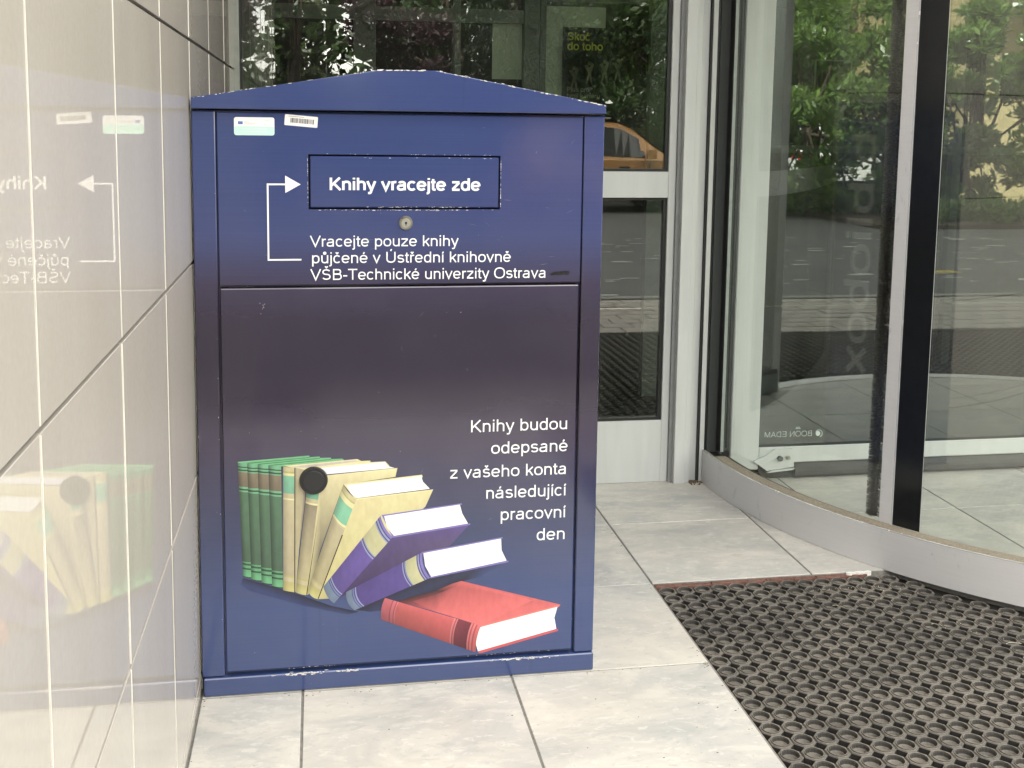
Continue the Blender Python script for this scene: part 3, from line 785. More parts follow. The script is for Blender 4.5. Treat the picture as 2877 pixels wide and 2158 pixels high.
# arrow
ar = MB(); hw_ = .0023; ya = YB + .00185
def flat(mb, pts, y): mb.add([(p[0], y, p[1]) for p in pts], [tuple(range(len(pts)))])
xv = -.1326
flat(ar, [(xv - hw_, 1.2330), (xv + hw_, 1.2330), (xv + hw_, 1.4424), (xv - hw_, 1.4424)], ya)
flat(ar, [(xv + hw_, 1.4378), (-.0861, 1.4378), (-.0861, 1.4424), (xv + hw_, 1.4424)], ya)
flat(ar, [(xv + hw_, 1.2330), (-.0448, 1.2330), (-.0448, 1.2374), (xv + hw_, 1.2374)], ya)
flat(ar, [(-.0861, 1.4170), (-.0451, 1.4401), (-.0861, 1.4637)], ya)
ar.build('printed_arrow', WHITE, upp)
LN = [('Knihy vracejte zde', 0.0328, 1.4251, 0.4433, 0.0338, 1), ('Vracejte pouze knihy', -0.019, 1.2705, 0.3833, 0.0302, 0), ('půjčené v Ústřední knihovně', -0.0162, 1.2249, 0.5328, 0.0303, 0), ('VŠB-Technické univerzity Ostrava', -0.0185, 1.1785, 0.6351, 0.0304, 0), ('Knihy budou', 0.425, 0.7368, 0.7053, 0.0349, 0), ('odepsané', 0.4858, 0.6713, 0.7065, 0.0352, 0), ('z vašeho konta', 0.3679, 0.603, 0.7051, 0.0351, 0), ('následující', 0.4715, 0.5389, 0.7045, 0.0355, 0), ('pracovní', 0.5145, 0.4729, 0.7046, 0.0358, 0), ('den', 0.6225, 0.407, 0.7042, 0.0361, 0)]
for k, (t_, x0, z, x1, cap, bold) in enumerate(LN):
    par, y = (flap, YB + .0013) if k == 0 else ((upp, YB + .0018) if k < 4 else (door, YB + .0003))
    lettering('printed_line', t_, (x0, y, z), (1, 0, 0), (0, 0, 1), (0, -1, 0), x1 - x0, cap, WHITE, par, hw=66 if bold else 41)
lettering('side_lettering', 'bibliobox', (.7972, 3.915, 1.585), (0, 0, -1), (0, 1, 0), (1, 0, 0), 1.14, .26, simple('greyed_white_ink', (.42, .42, .43), .4), bx, hw=54)  # ink greyed to make its reflection in the curved glass fainter
# stickers
s1 = MB(); yy = YB + .0016
def rrect(x0, z0, x1, z1, r=.006, n=4, sh=0):
    pts = []
    for cx, cz, a in ((x1 - r, z1 - r, 0), (x0 + r, z1 - r, 90), (x0 + r, z0 + r, 180), (x1 - r, z0 + r, 270)):
        pts += [(cx + r * math.cos(R(a + 90 * i / n)), cz + r * math.sin(R(a + 90 * i / n))) for i in range(n + 1)]
    return pts
s1.prism(rrect(-.2182, 1.5707, -.1128, 1.6186), yy, yy + .0003)
st = s1.build('information_sticker', simple('sticker_white', (.80, .80, .79), .35, var=.02), bx, label='white and mint sticker with a small blue flag')
m_ = MB(); flat(m_, rrect(-.2178, 1.5711, -.1132, 1.5945, .005), yy - .0001); m_.build('mint_band', simple('mint_print', (.50, .80, .66), .4, var=.02), st)
m_ = MB(); flat(m_, [(-.2077, 1.5998), (-.1955, 1.5998), (-.1955, 1.6075), (-.2077, 1.6075)], yy - .0001); m_.build('blue_flag', simple('flag_blue', (.05, .12, .36), .4), st)
m_ = MB()
for k in range(8):
    a = 6.283 * k / 8
    m_.disc(-.2016 + .0024 * math.cos(a), 1.60365 + .0024 * math.sin(a), yy - .00012, yy - .00011, .0004, 5)
m_.build('flag_stars', simple('star_yellow', (.7, .6, .1), .5), st)
m_ = MB()
for z, x1 in ((1.6062, -.180), (1.6032, -.158), (1.6004, -.166)):
    x = -.192
    while x < x1:
        w_ = .001 + rnd.random() * .003; flat(m_, [(x, z - .0006), (x + w_, z - .0006), (x + w_, z + .0005), (x, z + .0005)], yy - .0001); x += w_ + .0008
for k in range(9):
    a = R(20 + k * 14); flat(m_, [(-.132 + .0095 * math.cos(a), 1.603 + .007 * math.sin(a)), (-.132 + .0095 * math.cos(a) + .001, 1.603 + .007 * math.sin(a)), (-.132 + .0085 * math.cos(a) + .001, 1.6045 + .007 * math.sin(a)), (-.132 + .0085 * math.cos(a), 1.6045 + .007 * math.sin(a))], yy - .0001)
x = -.142
while x < -.124:
    w_ = .001 + rnd.random() * .002; flat(m_, [(x, 1.5995), (x + w_, 1.5995), (x + w_, 1.6005), (x, 1.6005)], yy - .0001); x += w_ + .0007
m_.build('fine_print', simple('fine_grey_print', (.42, .38, .36), .5), st)
m_ = MB()
for z in (1.5865, 1.5795): flat(m_, [(-.198, z), (-.133, z), (-.133, z + .0025), (-.198, z + .0025)], yy - .0002)
m_.build('pale_print', simple('pale_mint_print', (.60, .84, .72), .4), st)
a_ = R(-4.6); cx_, cz_ = -.0422, 1.6103
def rot_(x, z): return (cx_ + x * math.cos(a_) - z * math.sin(a_), cz_ + x * math.sin(a_) + z * math.cos(a_))
sb = MB(); sb.prism([rot_(*p) for p in rrect(-.0437, -.0145, .0437, .0145, .0025)], yy - .0001, yy + .0002)
st2 = sb.build('barcode_sticker', simple('label_white', (.80, .79, .77), .35, var=.02), bx, label='small tilted barcode label')
m_ = MB(); x = -.0285
while x < .033:
    w_ = rnd.choice((.0004, .0007, .0011, .0016)); flat(m_, [rot_(x, -.0065), rot_(x + w_, -.0065), rot_(x + w_, .0062), rot_(x, .0062)], yy - .0002); x += w_ + rnd.choice((.0004, .0006, .001))
x = -.034
while x < .006:
    w_ = .0012; flat(m_, [rot_(x, .0095), rot_(x + w_, .0095), rot_(x + w_, .0108), rot_(x, .0108)], yy - .0002); x += w_ + .0006
m_.build('barcode', simple('barcode_ink', (.05, .045, .05), .5), st2)
# rubbed-off smudge beside the last line
m_ = MB()
for k in range(70):
    x = .648 + rnd.random() * .056; z = 1.185 + rnd.random() * .013 * (.4 + (x - .64) / .11); l = .004 + rnd.random() * .012; h = .0012 + rnd.random() * .0026
    if x + l > .706: continue
    flat(m_, [(x, z), (x + l, z + .0006), (x + l - .001, z + h), (x + .001, z + h)], YB + .0019 - .00002 * (k % 9))
m_.build('scraped_patch', simple('scraped_grey', (.012, .012, .011), .9, var=.5, scale=300), upp)

# the printed picture of books, as on the box
LG=(110,180,134)
DG=(52, 92, 66)
BR=(138,124,100)
G0=(84,124,92)
G1=(74,104,82)
GC=(94,166,116)
Y=(205, 194, 142)
YL=(232, 222, 158)
YS=(196, 184, 142)
YD=(188, 178, 110)
MN=(128, 200, 160)
PV=(98, 80, 158)
PD=(76, 60, 108)
PB=(132, 118, 200)
SB=(112, 132, 160)
BE=(200, 196, 142)
RC=(240, 104, 104)
ART=[
('p',[(-2130,3414),(-760,2909),(311,2444),(1071,2224),(744,2158),(-443,2492),(-1978,3040),(-2185,3249)],[(40,40,62),(40,40,62),(38,38,60),(36,36,58),(54,68,120),(52,66,118),(52,66,118),(52,66,118)]),
('p',[(962,2288),(2941,3147),(4393,3295),(5183,3455),(4734,3101),(4059,2954),(2722,2466),(1838,2233),(1399,2203)],[(38,36,50),(42,42,58),(52,56,84),(62,72,118),(66,80,134),(46,46,66),(40,38,54),(44,50,84),(46,54,96)]),
('p',[(-2225,6754),(-284,6860),(-274,6815),(2,6821),(12,6782),(309,6776),(320,6737),(629,6736),(709,6666),(-1040,6581),(-2226,6716)],[(150,215,160),(104,190,128),(104,190,128),(104,190,128),(104,190,128),(104,190,128),(104,190,128),(104,190,128),(104,190,128),(104,190,128),(104,190,128)]),
('p',[(-1967,6717),(-274,6815),(-274,6793),(-1967,6689)],(70,132,88)),
('p',[(-1676,6678),(12,6782),(12,6760),(-1677,6650)],(70,132,88)),
('p',[(-1385,6633),(320,6737),(320,6715),(-1385,6606)],(70,132,88)),
('s',[(-2226,6738),(-1972,6706),(-1904,3401),(-2129,3453)],[(0,0.03,LG),(0.03,0.04,DG),(0.04,0.055,LG),(0.055,0.068,DG),(0.068,0.078,LG),(0.078,0.205,(BR,(120,108,88))),(0.205,0.222,LG),(0.222,0.236,DG),(0.236,0.25,LG),(0.25,0.862,(G0,G1)),(0.862,0.875,GC),(0.875,0.892,DG),(0.892,0.915,GC),(0.915,0.93,DG),(0.93,0.992,(GC,(98,186,124))),(0.992,1,(60,60,66))],10,0.35,6),
('s',[(-1967,6695),(-1692,6673),(-1626,3289),(-1905,3345)],[(0,0.03,LG),(0.03,0.04,DG),(0.04,0.055,LG),(0.055,0.068,DG),(0.068,0.078,LG),(0.078,0.205,(BR,(120,108,88))),(0.205,0.222,LG),(0.222,0.236,DG),(0.236,0.25,LG),(0.25,0.862,(G0,G1)),(0.862,0.875,GC),(0.875,0.892,DG),(0.892,0.915,GC),(0.915,0.93,DG),(0.93,0.992,(GC,(98,186,124))),(0.992,1,(60,60,66))],10,0.35,6),
('s',[(-1687,6673),(-1400,6634),(-1342,3171),(-1627,3233)],[(0,0.03,LG),(0.03,0.04,DG),(0.04,0.055,LG),(0.055,0.068,DG),(0.068,0.078,LG),(0.078,0.205,(BR,(120,108,88))),(0.205,0.222,LG),(0.222,0.236,DG),(0.236,0.25,LG),(0.25,0.862,(G0,G1)),(0.862,0.875,GC),(0.875,0.892,DG),(0.892,0.915,GC),(0.915,0.93,DG),(0.93,0.992,(GC,(98,186,124))),(0.992,1,(60,60,66))],10,0.35,6),
('s',[(-1390,6639),(-1055,6592),(-1041,3051),(-1343,3114)],[(0,0.03,LG),(0.03,0.04,DG),(0.04,0.055,LG),(0.055,0.068,DG),(0.068,0.078,LG),(0.078,0.205,(BR,(120,108,88))),(0.205,0.222,LG),(0.222,0.236,DG),(0.236,0.25,LG),(0.25,0.862,(G0,G1)),(0.862,0.875,GC),(0.875,0.892,DG),(0.892,0.915,GC),(0.915,0.93,DG),(0.93,0.992,(GC,(98,186,124))),(0.992,1,(60,60,66))],10,0.35,6),
('p',[(-987,6595),(1046,6709),(1148,6649),(1406,6650),(1406,6605),(1822,6611),(1947,6467),(-304,6335),(-646,6515)],[YL,YL,YL,YL,YL,YL,YL,YL,YL]),
('p',[(-803,6566),(977,6678),(1111,6639),(-303,6518),(-593,6530)],[(200,188,178),(200,188,178),(200,188,178),(200,188,178),(200,188,178)]),
('p',[(-303,6407),(15,6494),(1811,6590),(1882,6475),(2082,6411),(40,6293)],[(225,222,232),(240,238,248),(252,252,255),(252,252,255),(250,250,255),(235,232,242)]),
('p',[(40,6265),(2164,6407),(2110,6151),(652,5989),(-1,4111),(-333,2827),(-397,2813)],[(226,214,158),(236,226,160),(220,208,150),(214,202,150),(120,112,90),(170,160,115),(180,172,110)]),
('s',[(-998,6579),(-698,6539),(-733,2919),(-1036,2994)],[(0,0.035,Y),(0.035,0.05,YD),(0.05,0.07,YL),(0.07,0.21,(MN,(112,180,148))),(0.21,0.25,YS),(0.25,0.262,YL),(0.262,0.87,(YS,(180,168,132))),(0.87,0.885,YD),(0.885,0.92,YS),(0.92,0.935,YD),(0.935,1,(YD,(200,190,112)))],7,0.2,6),
('p',[(-693,6534),(-630,6526),(-637,5767),(-680,2933),(-728,2919)],(176,164,120)),
('p',[(-688,6534),(-667,6533),(-706,2923),(-728,2919)],(58,52,40)),
('p',[(-630,6526),(-409,6450),(-406,5589),(-588,4143),(-685,2962)],[(190,178,140),(180,168,138),(120,110,92),(150,138,112),(176,166,118)]),
('s',[(-304,6363),(40,6271),(-397,2813),(-696,2917)],[(0,0.05,Y),(0.05,0.2,(MN,(104,176,146))),(0.2,0.235,YS),(0.235,0.25,YL),(0.25,0.87,((150,138,112),(190,178,132))),(0.87,0.885,YD),(0.885,0.92,YS),(0.92,0.935,YD),(0.935,1,(YD,(204,196,118)))],18,0.25,6),
('p',[(-48,5070),(-25,5237),(-375,2829),(-402,2814)],(52,46,36)),
('p',[(1016,5570),(3184,5738),(2960,5237),(1784,4243),(475,2663),(-76,2674)],[(222,210,150),(226,214,152),(214,202,146),(200,188,138),(170,160,112),(198,188,118)]),
('p',[(652,6000),(2863,6182),(2885,6107),(813,5948),(1016,5570),(3184,5738),(3151,5694),(1005,5525)],[YL,YL,YL,YL,YL,YL,YL,YL]),
('p',[(749,5962),(2841,6138),(2886,5977),(3085,5760),(1027,5580),(855,5728)],[(255,255,255),(255,255,255),(255,255,255),(255,255,255),(255,255,255),(255,255,255)]),
('s',[(652,5989),(1016,5558),(-76,2674),(-364,2931)],[(0,0.04,Y),(0.04,0.055,YD),(0.055,0.1,YL),(0.1,0.27,(MN,(120,196,156))),(0.27,0.29,YL),(0.29,0.31,YS),(0.31,0.86,((188,176,136),(176,164,118))),(0.86,0.875,YD),(0.875,0.905,YS),(0.905,0.92,YD),(0.92,1,((184,174,104),(206,198,120)))],49,0.22,8),
('p',[(603,4531),(635,4518),(-54,2684),(-87,2675)],(70,62,44)),
('p',[(2029,4390),(4246,4661),(3687,4057),(1073,2970),(529,2660),(366,2527)],[(90,72,130),(98,78,150),(92,78,120),(66,50,96),(66,48,96),(70,54,108)]),
('p',[(1718,5052),(3995,5292),(4018,5251),(1838,5013),(2057,4411),(4257,4684),(4257,4638),(2035,4367)],[PB,PB,PB,PB,PB,PB,PB,PB]),
('p',[(1795,5015),(3951,5254),(4020,4988),(4190,4681),(2068,4422),(1882,4670)],[(255,255,255),(255,255,255),(255,255,255),(255,255,255),(255,255,255),(255,255,255)]),
('s',[(1686,5031),(2035,4390),(376,2520),(77,3030)],[(0,0.03,PB),(0.03,0.045,(80,70,160)),(0.045,0.065,(150,160,190)),(0.065,0.08,(80,70,160)),(0.08,0.095,(150,160,190)),(0.095,0.3,(BE,(190,186,140))),(0.3,0.312,(130,140,180)),(0.312,0.325,(80,70,160)),(0.325,0.34,(150,160,200)),(0.34,0.86,((106,84,172),(92,74,150))),(0.86,0.872,(150,160,200)),(0.872,0.885,(80,70,160)),(0.885,0.9,SB),(0.9,0.91,(80,70,160)),(0.91,1,(SB,(104,122,150)))],56,0.08,8),
('p',[(2872,3899),(5202,4226),(5208,4185),(2994,3847),(3119,3149),(5387,3507),(5387,3461),(3119,3102)],[PB,PB,PB,PB,PB,PB,PB,PB]),
('p',[(2916,3863),(5163,4182),(5178,3833),(5330,3510),(3141,3147),(2962,3481)],[(255,255,255),(255,255,255),(255,255,255),(255,255,255),(255,255,255),(255,255,255)]),
('s',[(2872,3888),(3108,3115),(951,2277),(714,2831)],[(0,0.03,PB),(0.03,0.045,(80,70,160)),(0.045,0.06,(150,160,190)),(0.06,0.075,(80,70,160)),(0.075,0.22,(BE,(186,184,140))),(0.22,0.235,(130,140,180)),(0.235,0.25,(80,70,160)),(0.25,0.262,(150,160,200)),(0.262,0.87,((94,76,158),(86,68,146))),(0.87,0.885,(150,160,200)),(0.885,0.9,(80,70,160)),(0.9,0.915,SB),(0.915,0.925,(80,70,160)),(0.925,1,(SB,(104,122,150)))],77,0.06,8),
('p',[(2168,2472),(2610,2589),(3277,2722),(3723,2899),(4014,2969),(6955,2074),(4591,1576),(3392,2046)],[(70,38,46),(58,36,44),(70,42,48),(150,70,74),(222,96,98),(236,104,104),(240,108,108),(226,98,100)]),
('p',[(2611,2444),(3277,2606),(3835,2805),(4014,2957),(6114,2256),(4591,1587),(3280,2083)],[(150,66,70),(130,62,66),(190,84,86),(226,98,100),(240,106,106),(242,110,110),(232,102,102)]),
('p',[(4591,1587),(6955,2074),(6916,2005),(4602,1539)],[(246,120,116),(246,120,116),(246,120,116),(246,120,116)]),
('p',[(4507,802),(6893,1328),(6906,1267),(4645,745),(4554,740)],[(226,84,90),(226,84,90),(226,84,90),(226,84,90),(226,84,90)]),
('p',[(4568,1530),(6869,2008),(6782,1680),(6847,1331),(4519,801),(4460,1006),(4480,1300)],[(255,255,255),(255,255,255),(255,255,255),(255,255,255),(255,255,255),(255,255,255),(255,255,255)]),
('s',[(1816,2592),(1706,1952),(4451,770),(4602,1575)],[(0,0.08,(212,98,110)),(0.08,0.092,(190,70,86)),(0.092,0.12,(222,110,120)),(0.12,0.13,(190,70,86)),(0.13,0.14,(226,120,128)),(0.14,0.72,((214,92,92),(232,96,98))),(0.72,0.735,(232,130,134)),(0.735,0.75,(214,80,88)),(0.75,0.76,(232,130,134)),(0.76,0.9,((150,58,72),(128,48,66))),(0.9,0.915,(236,126,128)),(0.915,0.93,(214,76,84)),(0.93,0.95,(236,126,128)),(0.95,0.965,(214,76,84)),(0.965,1.0,(238,110,112))],-49,-0.3,8),
]

ip = {'v': [], 'f': [], 'c': []}
WK = .80
def c3(c):
    g = (c[0] * .3 + c[1] * .59 + c[2] * .11) * .20
    return tuple(WK * v for v in lin(tuple(min(255, x * .80 + g) / 255 for x in c)))
layer = [0]
def art_face(pts, cols, lf):
    k = len(ip['v']); ip['v'] += [(p[0] / 1e4, YB + .0003 - lf, p[1] / 1e4) for p in pts]; ip['f'].append(tuple(range(k, k + len(pts)))); ip['c'] += [c3(c) for c in cols]
def lerp(a, b, t): return tuple(a[i] + (b[i] - a[i]) * t for i in range(len(a)))
for it in ART:
    layer[0] += 1; lf = layer[0] * .00001
    if it[0] == 'p':
        cols = it[2] if isinstance(it[2], list) else [it[2]] * len(it[1])
        art_face(it[1], cols, lf)
    else:
        _, q, bands, bow, shade, nn = it
        TL, TR, BR_, BL = q
        d = (BL[0] - TL[0], BL[1] - TL[1]); L_ = math.hypot(*d); d = (d[0] / L_, d[1] / L_)
        def PP(u, t):
            p = lerp(lerp(TL, TR, u), lerp(BL, BR_, u), t); k = bow * 4 * u * (1 - u)
            return (p[0] + d[0] * k, p[1] + d[1] * k)
        for t0, t1, c in bands:
            ca_, cb_ = (c if isinstance(c[0], tuple) else (c, c))
            def sh(cc, u):
                k = 1 - shade * (1 - min(1, 2.2 * u)) if shade > 0 else 1 + shade * u
                return tuple(v * k for v in cc)
            for i in range(nn):
                u0, u1 = i / nn, (i + 1) / nn
                art_face([PP(u0, t0), PP(u1, t0), PP(u1, t1), PP(u0, t1)], [sh(ca_, u0), sh(ca_, u1), sh(cb_, u1), sh(cb_, u0)], lf)
me = bpy.data.meshes.new('printed_books'); me.from_pydata(ip['v'], [], ip['f'])
ca = me.color_attributes.new('Col', 'FLOAT_COLOR', 'POINT')
ca.data.foreach_set('color', [x for c in ip['c'] for x in (*c, 1)])
me.materials.append(PRINT)
o = bpy.data.objects.new('printed_books', me); COL.objects.link(o); o.parent = door

# chipped paint along the edges
ch = MB()
def chips(p, q, y, n, smin, smax, spread=.001, dens=None):
    for k in range(n):
        t = rnd.random() if dens is None else min(1, max(0, rnd.gauss(*rnd.choice(dens))))
        x = p[0] + (q[0] - p[0]) * t; z = p[1] + (q[1] - p[1]) * t + rnd.gauss(0, spread)
        l = rnd.uniform(smin, smax) * 1.8; h = rnd.uniform(smin, smax) * .42
        sl = (q[1] - p[1]) / (q[0] - p[0]) if abs(q[0] - p[0]) > .02 else 0
        if abs(q[0] - p[0]) < .02: l, h = h, l
        m = 7; pts = []
        for i in range(m):
            a = 6.283 * i / m; r_ = .6 + .5 * rnd.random()
            dx = l * .5 * math.cos(a) * r_; pts.append((x + dx, z + h * .5 * math.sin(a) * r_ + sl * dx))
        flat(ch, pts, y - .00001 * (k % 12))
yl = 3.0282
chips(P_[5], P_[4], yl, 34, .0015, .006, .0006); chips(P_[4], P_[3], yl, 26, .002, .009, .0006); chips(P_[3], P_[2], yl, 46, .002, .009, .0007)
chips((-.0245, 1.3705), (.50, 1.3705), YB + .0019, 70, .001, .005, .0008, [(.4, .16), (.72, .12), (.5, .3)])
chips((-.018, 1.3785), (.49, 1.3785), YB + .0013, 60, .001, .004, .0006, [(.45, .12), (.75, .1)])
chips((-.0245, 1.5228), (.50, 1.5228), YB + .0019, 22, .001, .004, .0005)
chips((.1, 1.5135), (.48, 1.5135), YB + .0013, 12, .001, .005, .0006)
chips((-.0262, 1.38), (-.0262, 1.51), YB + .0019, 26, .001, .004, .0005); chips((.5030, 1.38), (.5030, 1.51), YB + .0019, 34, .001, .005, .0006)
chips((-.32, .053), (.79, .053), YB - .0083, 130, .002, .009, .0022, [(.245, .045), (.245, .02), (.36, .01), (.82, .045), (.79, .03)])
chips((-.26, .067), (.73, .067), YB + .0002, 30, .001, .004, .0008, [(.25, .05), (.8, .06)])
for k in range(30):
    chips((rnd.uniform(-.31, .78), rnd.uniform(.1, 1.62)), (rnd.uniform(-.3, .78), rnd.uniform(.1, 1.6)), YB - .0003, 1, .0008, .002, .0001, [(0, .0)])
for k in range(12):
    z = rnd.uniform(.1, 1.6); x = rnd.choice((-.2715, -.3262, .7945))
    chips((x, z), (x + .001, z), YB - .0003, 1, .001, .003, .0001)
for k in range(7):
    chips((-.15 + rnd.gauss(0, .003), 1.10 + rnd.gauss(0, .012)), (-.15, 1.1), YB + .0002, 1, .001, .0035, .0001, [(0, 0)])
tag(ch.build('paint_chips', CHIP, bx), kind='stuff')
hs = MB()
for k in range(46):          # hairline scratches and finger scuffs
    x, z = rnd.uniform(-.24, .70), rnd.choice((rnd.uniform(.1, 1.12), rnd.uniform(1.2, 1.6)))
    a_, l, w_ = rnd.gauss(0, .9), rnd.uniform(.006, .035), .00022 + rnd.random() * .0003
    if -.03 < x < .51 and 1.36 < z < 1.53: continue
    yy_ = (YB + .0003 if z < 1.15 else YB + .0018) - .0001
    dx, dz = l * math.cos(a_), l * math.sin(a_)
    flat(hs, [(x, z), (x + dx * .5, z + dz * .5 - w_), (x + dx, z + dz), (x + dx * .5, z + dz * .5 + w_)], yy_)
tag(hs.build('scratches', simple('scratch_grey', (.16, .15, .19), .6), bx), kind='stuff')

# ---------------------------------------------------------------- lobby behind the glass
DK = simple('dark_grey_profile', (.19, .20, .175), .5)
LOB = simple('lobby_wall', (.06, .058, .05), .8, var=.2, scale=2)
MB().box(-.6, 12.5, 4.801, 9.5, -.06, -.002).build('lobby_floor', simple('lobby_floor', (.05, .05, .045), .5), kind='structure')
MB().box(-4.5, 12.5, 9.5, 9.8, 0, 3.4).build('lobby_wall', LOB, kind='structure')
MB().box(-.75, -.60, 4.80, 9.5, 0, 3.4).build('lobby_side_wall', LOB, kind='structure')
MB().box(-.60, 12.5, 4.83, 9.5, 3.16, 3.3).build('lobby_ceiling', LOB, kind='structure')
s_ = empty('inner_door_screen', (.8, 6.3, 0), label='dim grey framed inner doors with glazing seen through the dark pane', cat='inner doors')
for x0, x1 in ((.203, .325), (.76, .80), (1.161, 1.250), (1.254, 1.291), (1.907, 2.014), (-.42, -.24)):
    MB().box(x0, x1, 6.28, 6.33, .001, 3.1, .003).build('door_frame', DK, s_)
MB().box(-.24, 1.16, 6.285, 6.325, 2.185, 2.26).build('top_rail', DK, s_)
MB().box(1.292, 1.906, 6.285, 6.325, 2.318, 2.42).build('top_rail', DK, s_)
for x, z in ((1.219, 2.168), (.281, 2.173)):
    MB().box(x - .028, x + .02, 6.262, 6.279, z - .012, z + .012, .002).box(x + .004, x + .02, 6.262, 6.279, z - .045, z - .014, .002).build('hinge', simple('grey_hinge', (.22, .24, .22), .4), s_)
PAPER = simple('notice_paper', (.66, .70, .55), .8, var=.08, scale=4)
MB().box(.988, 1.160, 6.335, 6.34, 1.875, 2.231).build('notice_sheet', PAPER, s_)
MB().box(1.2915, 1.657, 6.36, 6.365, 1.72, 2.298).build('notice_sheet', PAPER, s_)
MB().box(.90, 1.16, 6.345, 6.35, 1.5, 1.86).build('notice_sheet', simple('dark_notice', (.02, .022, .02), .7), s_)
po = MB().box(1.399, 1.782, 6.34, 6.3425, 1.715, 2.179)
po = tag(po.build('poster', simple('dark_poster', (.018, .020, .016), .6)), 'dark poster with yellow words hung inside the dim lobby window', 'poster')
YEL = simple('poster_yellow', (.75, .72, .06), .6)
lettering('poster_line', 'Skoč', (1.43, 6.3395, 2.105), (1, 0, 0), (0, 0, 1), (0, -1, 0), .128, .046, YEL, po, hw=60)
lettering('poster_line', 'do toho', (1.43, 6.3395, 2.050), (1, 0, 0), (0, 0, 1), (0, -1, 0), .205, .046, YEL, po, hw=60)
GRT = simple('poster_grey', (.4, .4, .33), .6)
lettering('poster_line', 'Plus pro', (1.43, 6.3395, 1.812), (1, 0, 0), (0, 0, 1), (0, -1, 0), .13, .026, GRT, po, hw=50)
lettering('poster_line', 'tvoji kariéru', (1.43, 6.3395, 1.776), (1, 0, 0), (0, 0, 1), (0, -1, 0), .195, .026, GRT, po, hw=50)
pf = MB()
for (x, z, c_) in ((1.56, 1.93, 1), (1.65, 1.94, 0), (1.73, 1.95, 0), (1.47, 1.90, 0)):
    b_ = pf if not c_ else pf
    flat(b_, [(x - .02, z - .07), (x - .006, z - .01), (x - .03, z + .03), (x - .012, z + .04), (x, z + .02), (x + .018, z + .05), (x + .028, z + .04), (x + .012, z - .01), (x + .022, z - .075), (x + .012, z - .075), (x + .001, z - .03), (x - .012, z - .075)], 6.3393)
    pf.disc(x + .002, z + .045, 6.3394, 6.3390, .012, 12)
pf.build('poster_figures', simple('poster_figure_tone', (.25, .24, .17), .7, var=.4, scale=30), po)
t2 = empty('lobby_screen', (4, 7, 0), label='grey framed lobby partition with rails seen through the revolving door', cat='partition')
MB().box(2.6, 9, 6.98, 7.03, 2.405, 2.45).build('top_rail', DK, t2)
MB().box(2.6, 9, 6.98, 7.03, 1.455, 1.505).build('mid_rail', DK, t2)
for x in (2.6, 4.28, 6.2, 8.2): MB().box(x, x + .06, 6.975, 7.035, .001, 3.1).build('post', DK, t2)
nf = MB()
for a_ in ((3.234, 3.497, 2.062, 2.072), (3.234, 3.244, 1.885, 2.062), (3.487, 3.497, 1.885, 2.062)): nf.box(a_[0], a_[1], 6.94, 6.95, a_[2], a_[3])
n_ = nf.build('notice_frame', PAPER); tag(n_, 'white bordered notice hanging inside beyond the revolving door', 'notice')
flat_ = MB(); flat_.prism([(3.33, 1.885), (3.36, 1.98), (3.42, 2.03), (3.45, 2.06), (3.486, 2.06), (3.486, 1.885)], 6.945, 6.948); flat_.build('notice_sheet', simple('olive_paper', (.20, .20, .14), .8), n_)
MB().box(4.469, 4.578, 6.94, 6.95, 1.735, 2.142).build('paper_strip', PAPER, t2)

# ---------------------------------------------------------------- building above
CONCW = simple('pale_render', (.42, .41, .38), .9, var=.06, scale=3)
MB().box(-30, 14, 4.79, 5.1, 3.30, 21).build('unseen_facade_upper', CONCW, kind='structure')  # unseen wall, made this tall for the shadow it throws outside
MB().box(5.78, 12.5, 4.72, 4.80, 0, 3.30).build('facade_side', CONCW, kind='structure')
MB().box(WX + .001, 5.6, 4.72, 4.785, 2.905, 3.30).build('facade_lintel', ALU, kind='structure')
tag(MB().box(WX + .002, 9.5, 2.9, 4.715, 3.32, 3.5).build('unseen_canopy', simple('canopy_white', (.62, .62, .6), .6)), 'unseen white canopy slab added to shade the entrance', 'canopy')  # slab out of view, added to keep the entrance in shade

# ---------------------------------------------------------------- ground outside
pv = simple('bedding_sand', (.12, .11, .10), .95)
pvm = MB().box(-6, 16, -.62, 1.1, -.30, -.045).build('pavement', pv, kind='structure')
PAV = simple('concrete_paver', (.34, .31, .275), .85, var=.2, scale=6, bump=.3)
pm = MB().box(-.121, .121, -.095, .095, -.044, -.006, .006).mesh('paver', PAV)
for j in range(8):
    for i in range(37):
        o = bpy.data.objects.new('paver', pm); o.location = (.0 + .255 * i + (.127 if j % 2 else 0), .99 - .206 * j, rnd.uniform(-.004, .001)); o.rotation_euler.z = rnd.uniform(-.01, .01)
        o.parent = pvm; COL.objects.link(o)
MB().box(-6, 16, -.76, -.63, -.30, -.004, .01).build('kerb', simple('grey_kerb', (.26, .25, .23), .9, var=.15), kind='structure')
a = NM('worn_asphalt'); c = a.coord()
n1 = a.noise(c, 1.1, 6, .65); n2 = a.noise(a.mapping(c, (1, 2.4, 1)), 5.5, 5, .7, .6); n3 = a.noise(c, 90, 2)
col = a.ramp(n1, [(.3, (.085, .085, .082)), (.7, (.13, .128, .122))])
col = a.mix(a.ramp(n2, [(.66, (0, 0, 0)), (.69, (1, 1, 1))]), col, (.34, .33, .31))
col = a.mix(.3, col, a.ramp(n3, [(.3, (.2,) * 3), (.7, (.8,) * 3)]), 'OVERLAY')
a.color(col); a.rough(.85); a.bump(n3, .3, .004)
MB().box(-120, 120, -140, -.765, -.4, -.06).build('car_park', a.m, kind='structure')
MB().box(-120, 120, -.7645, 140, -.5, -.31).build('ground', simple('earth', (.09, .075, .05), .95), kind='structure')
mk = MB()
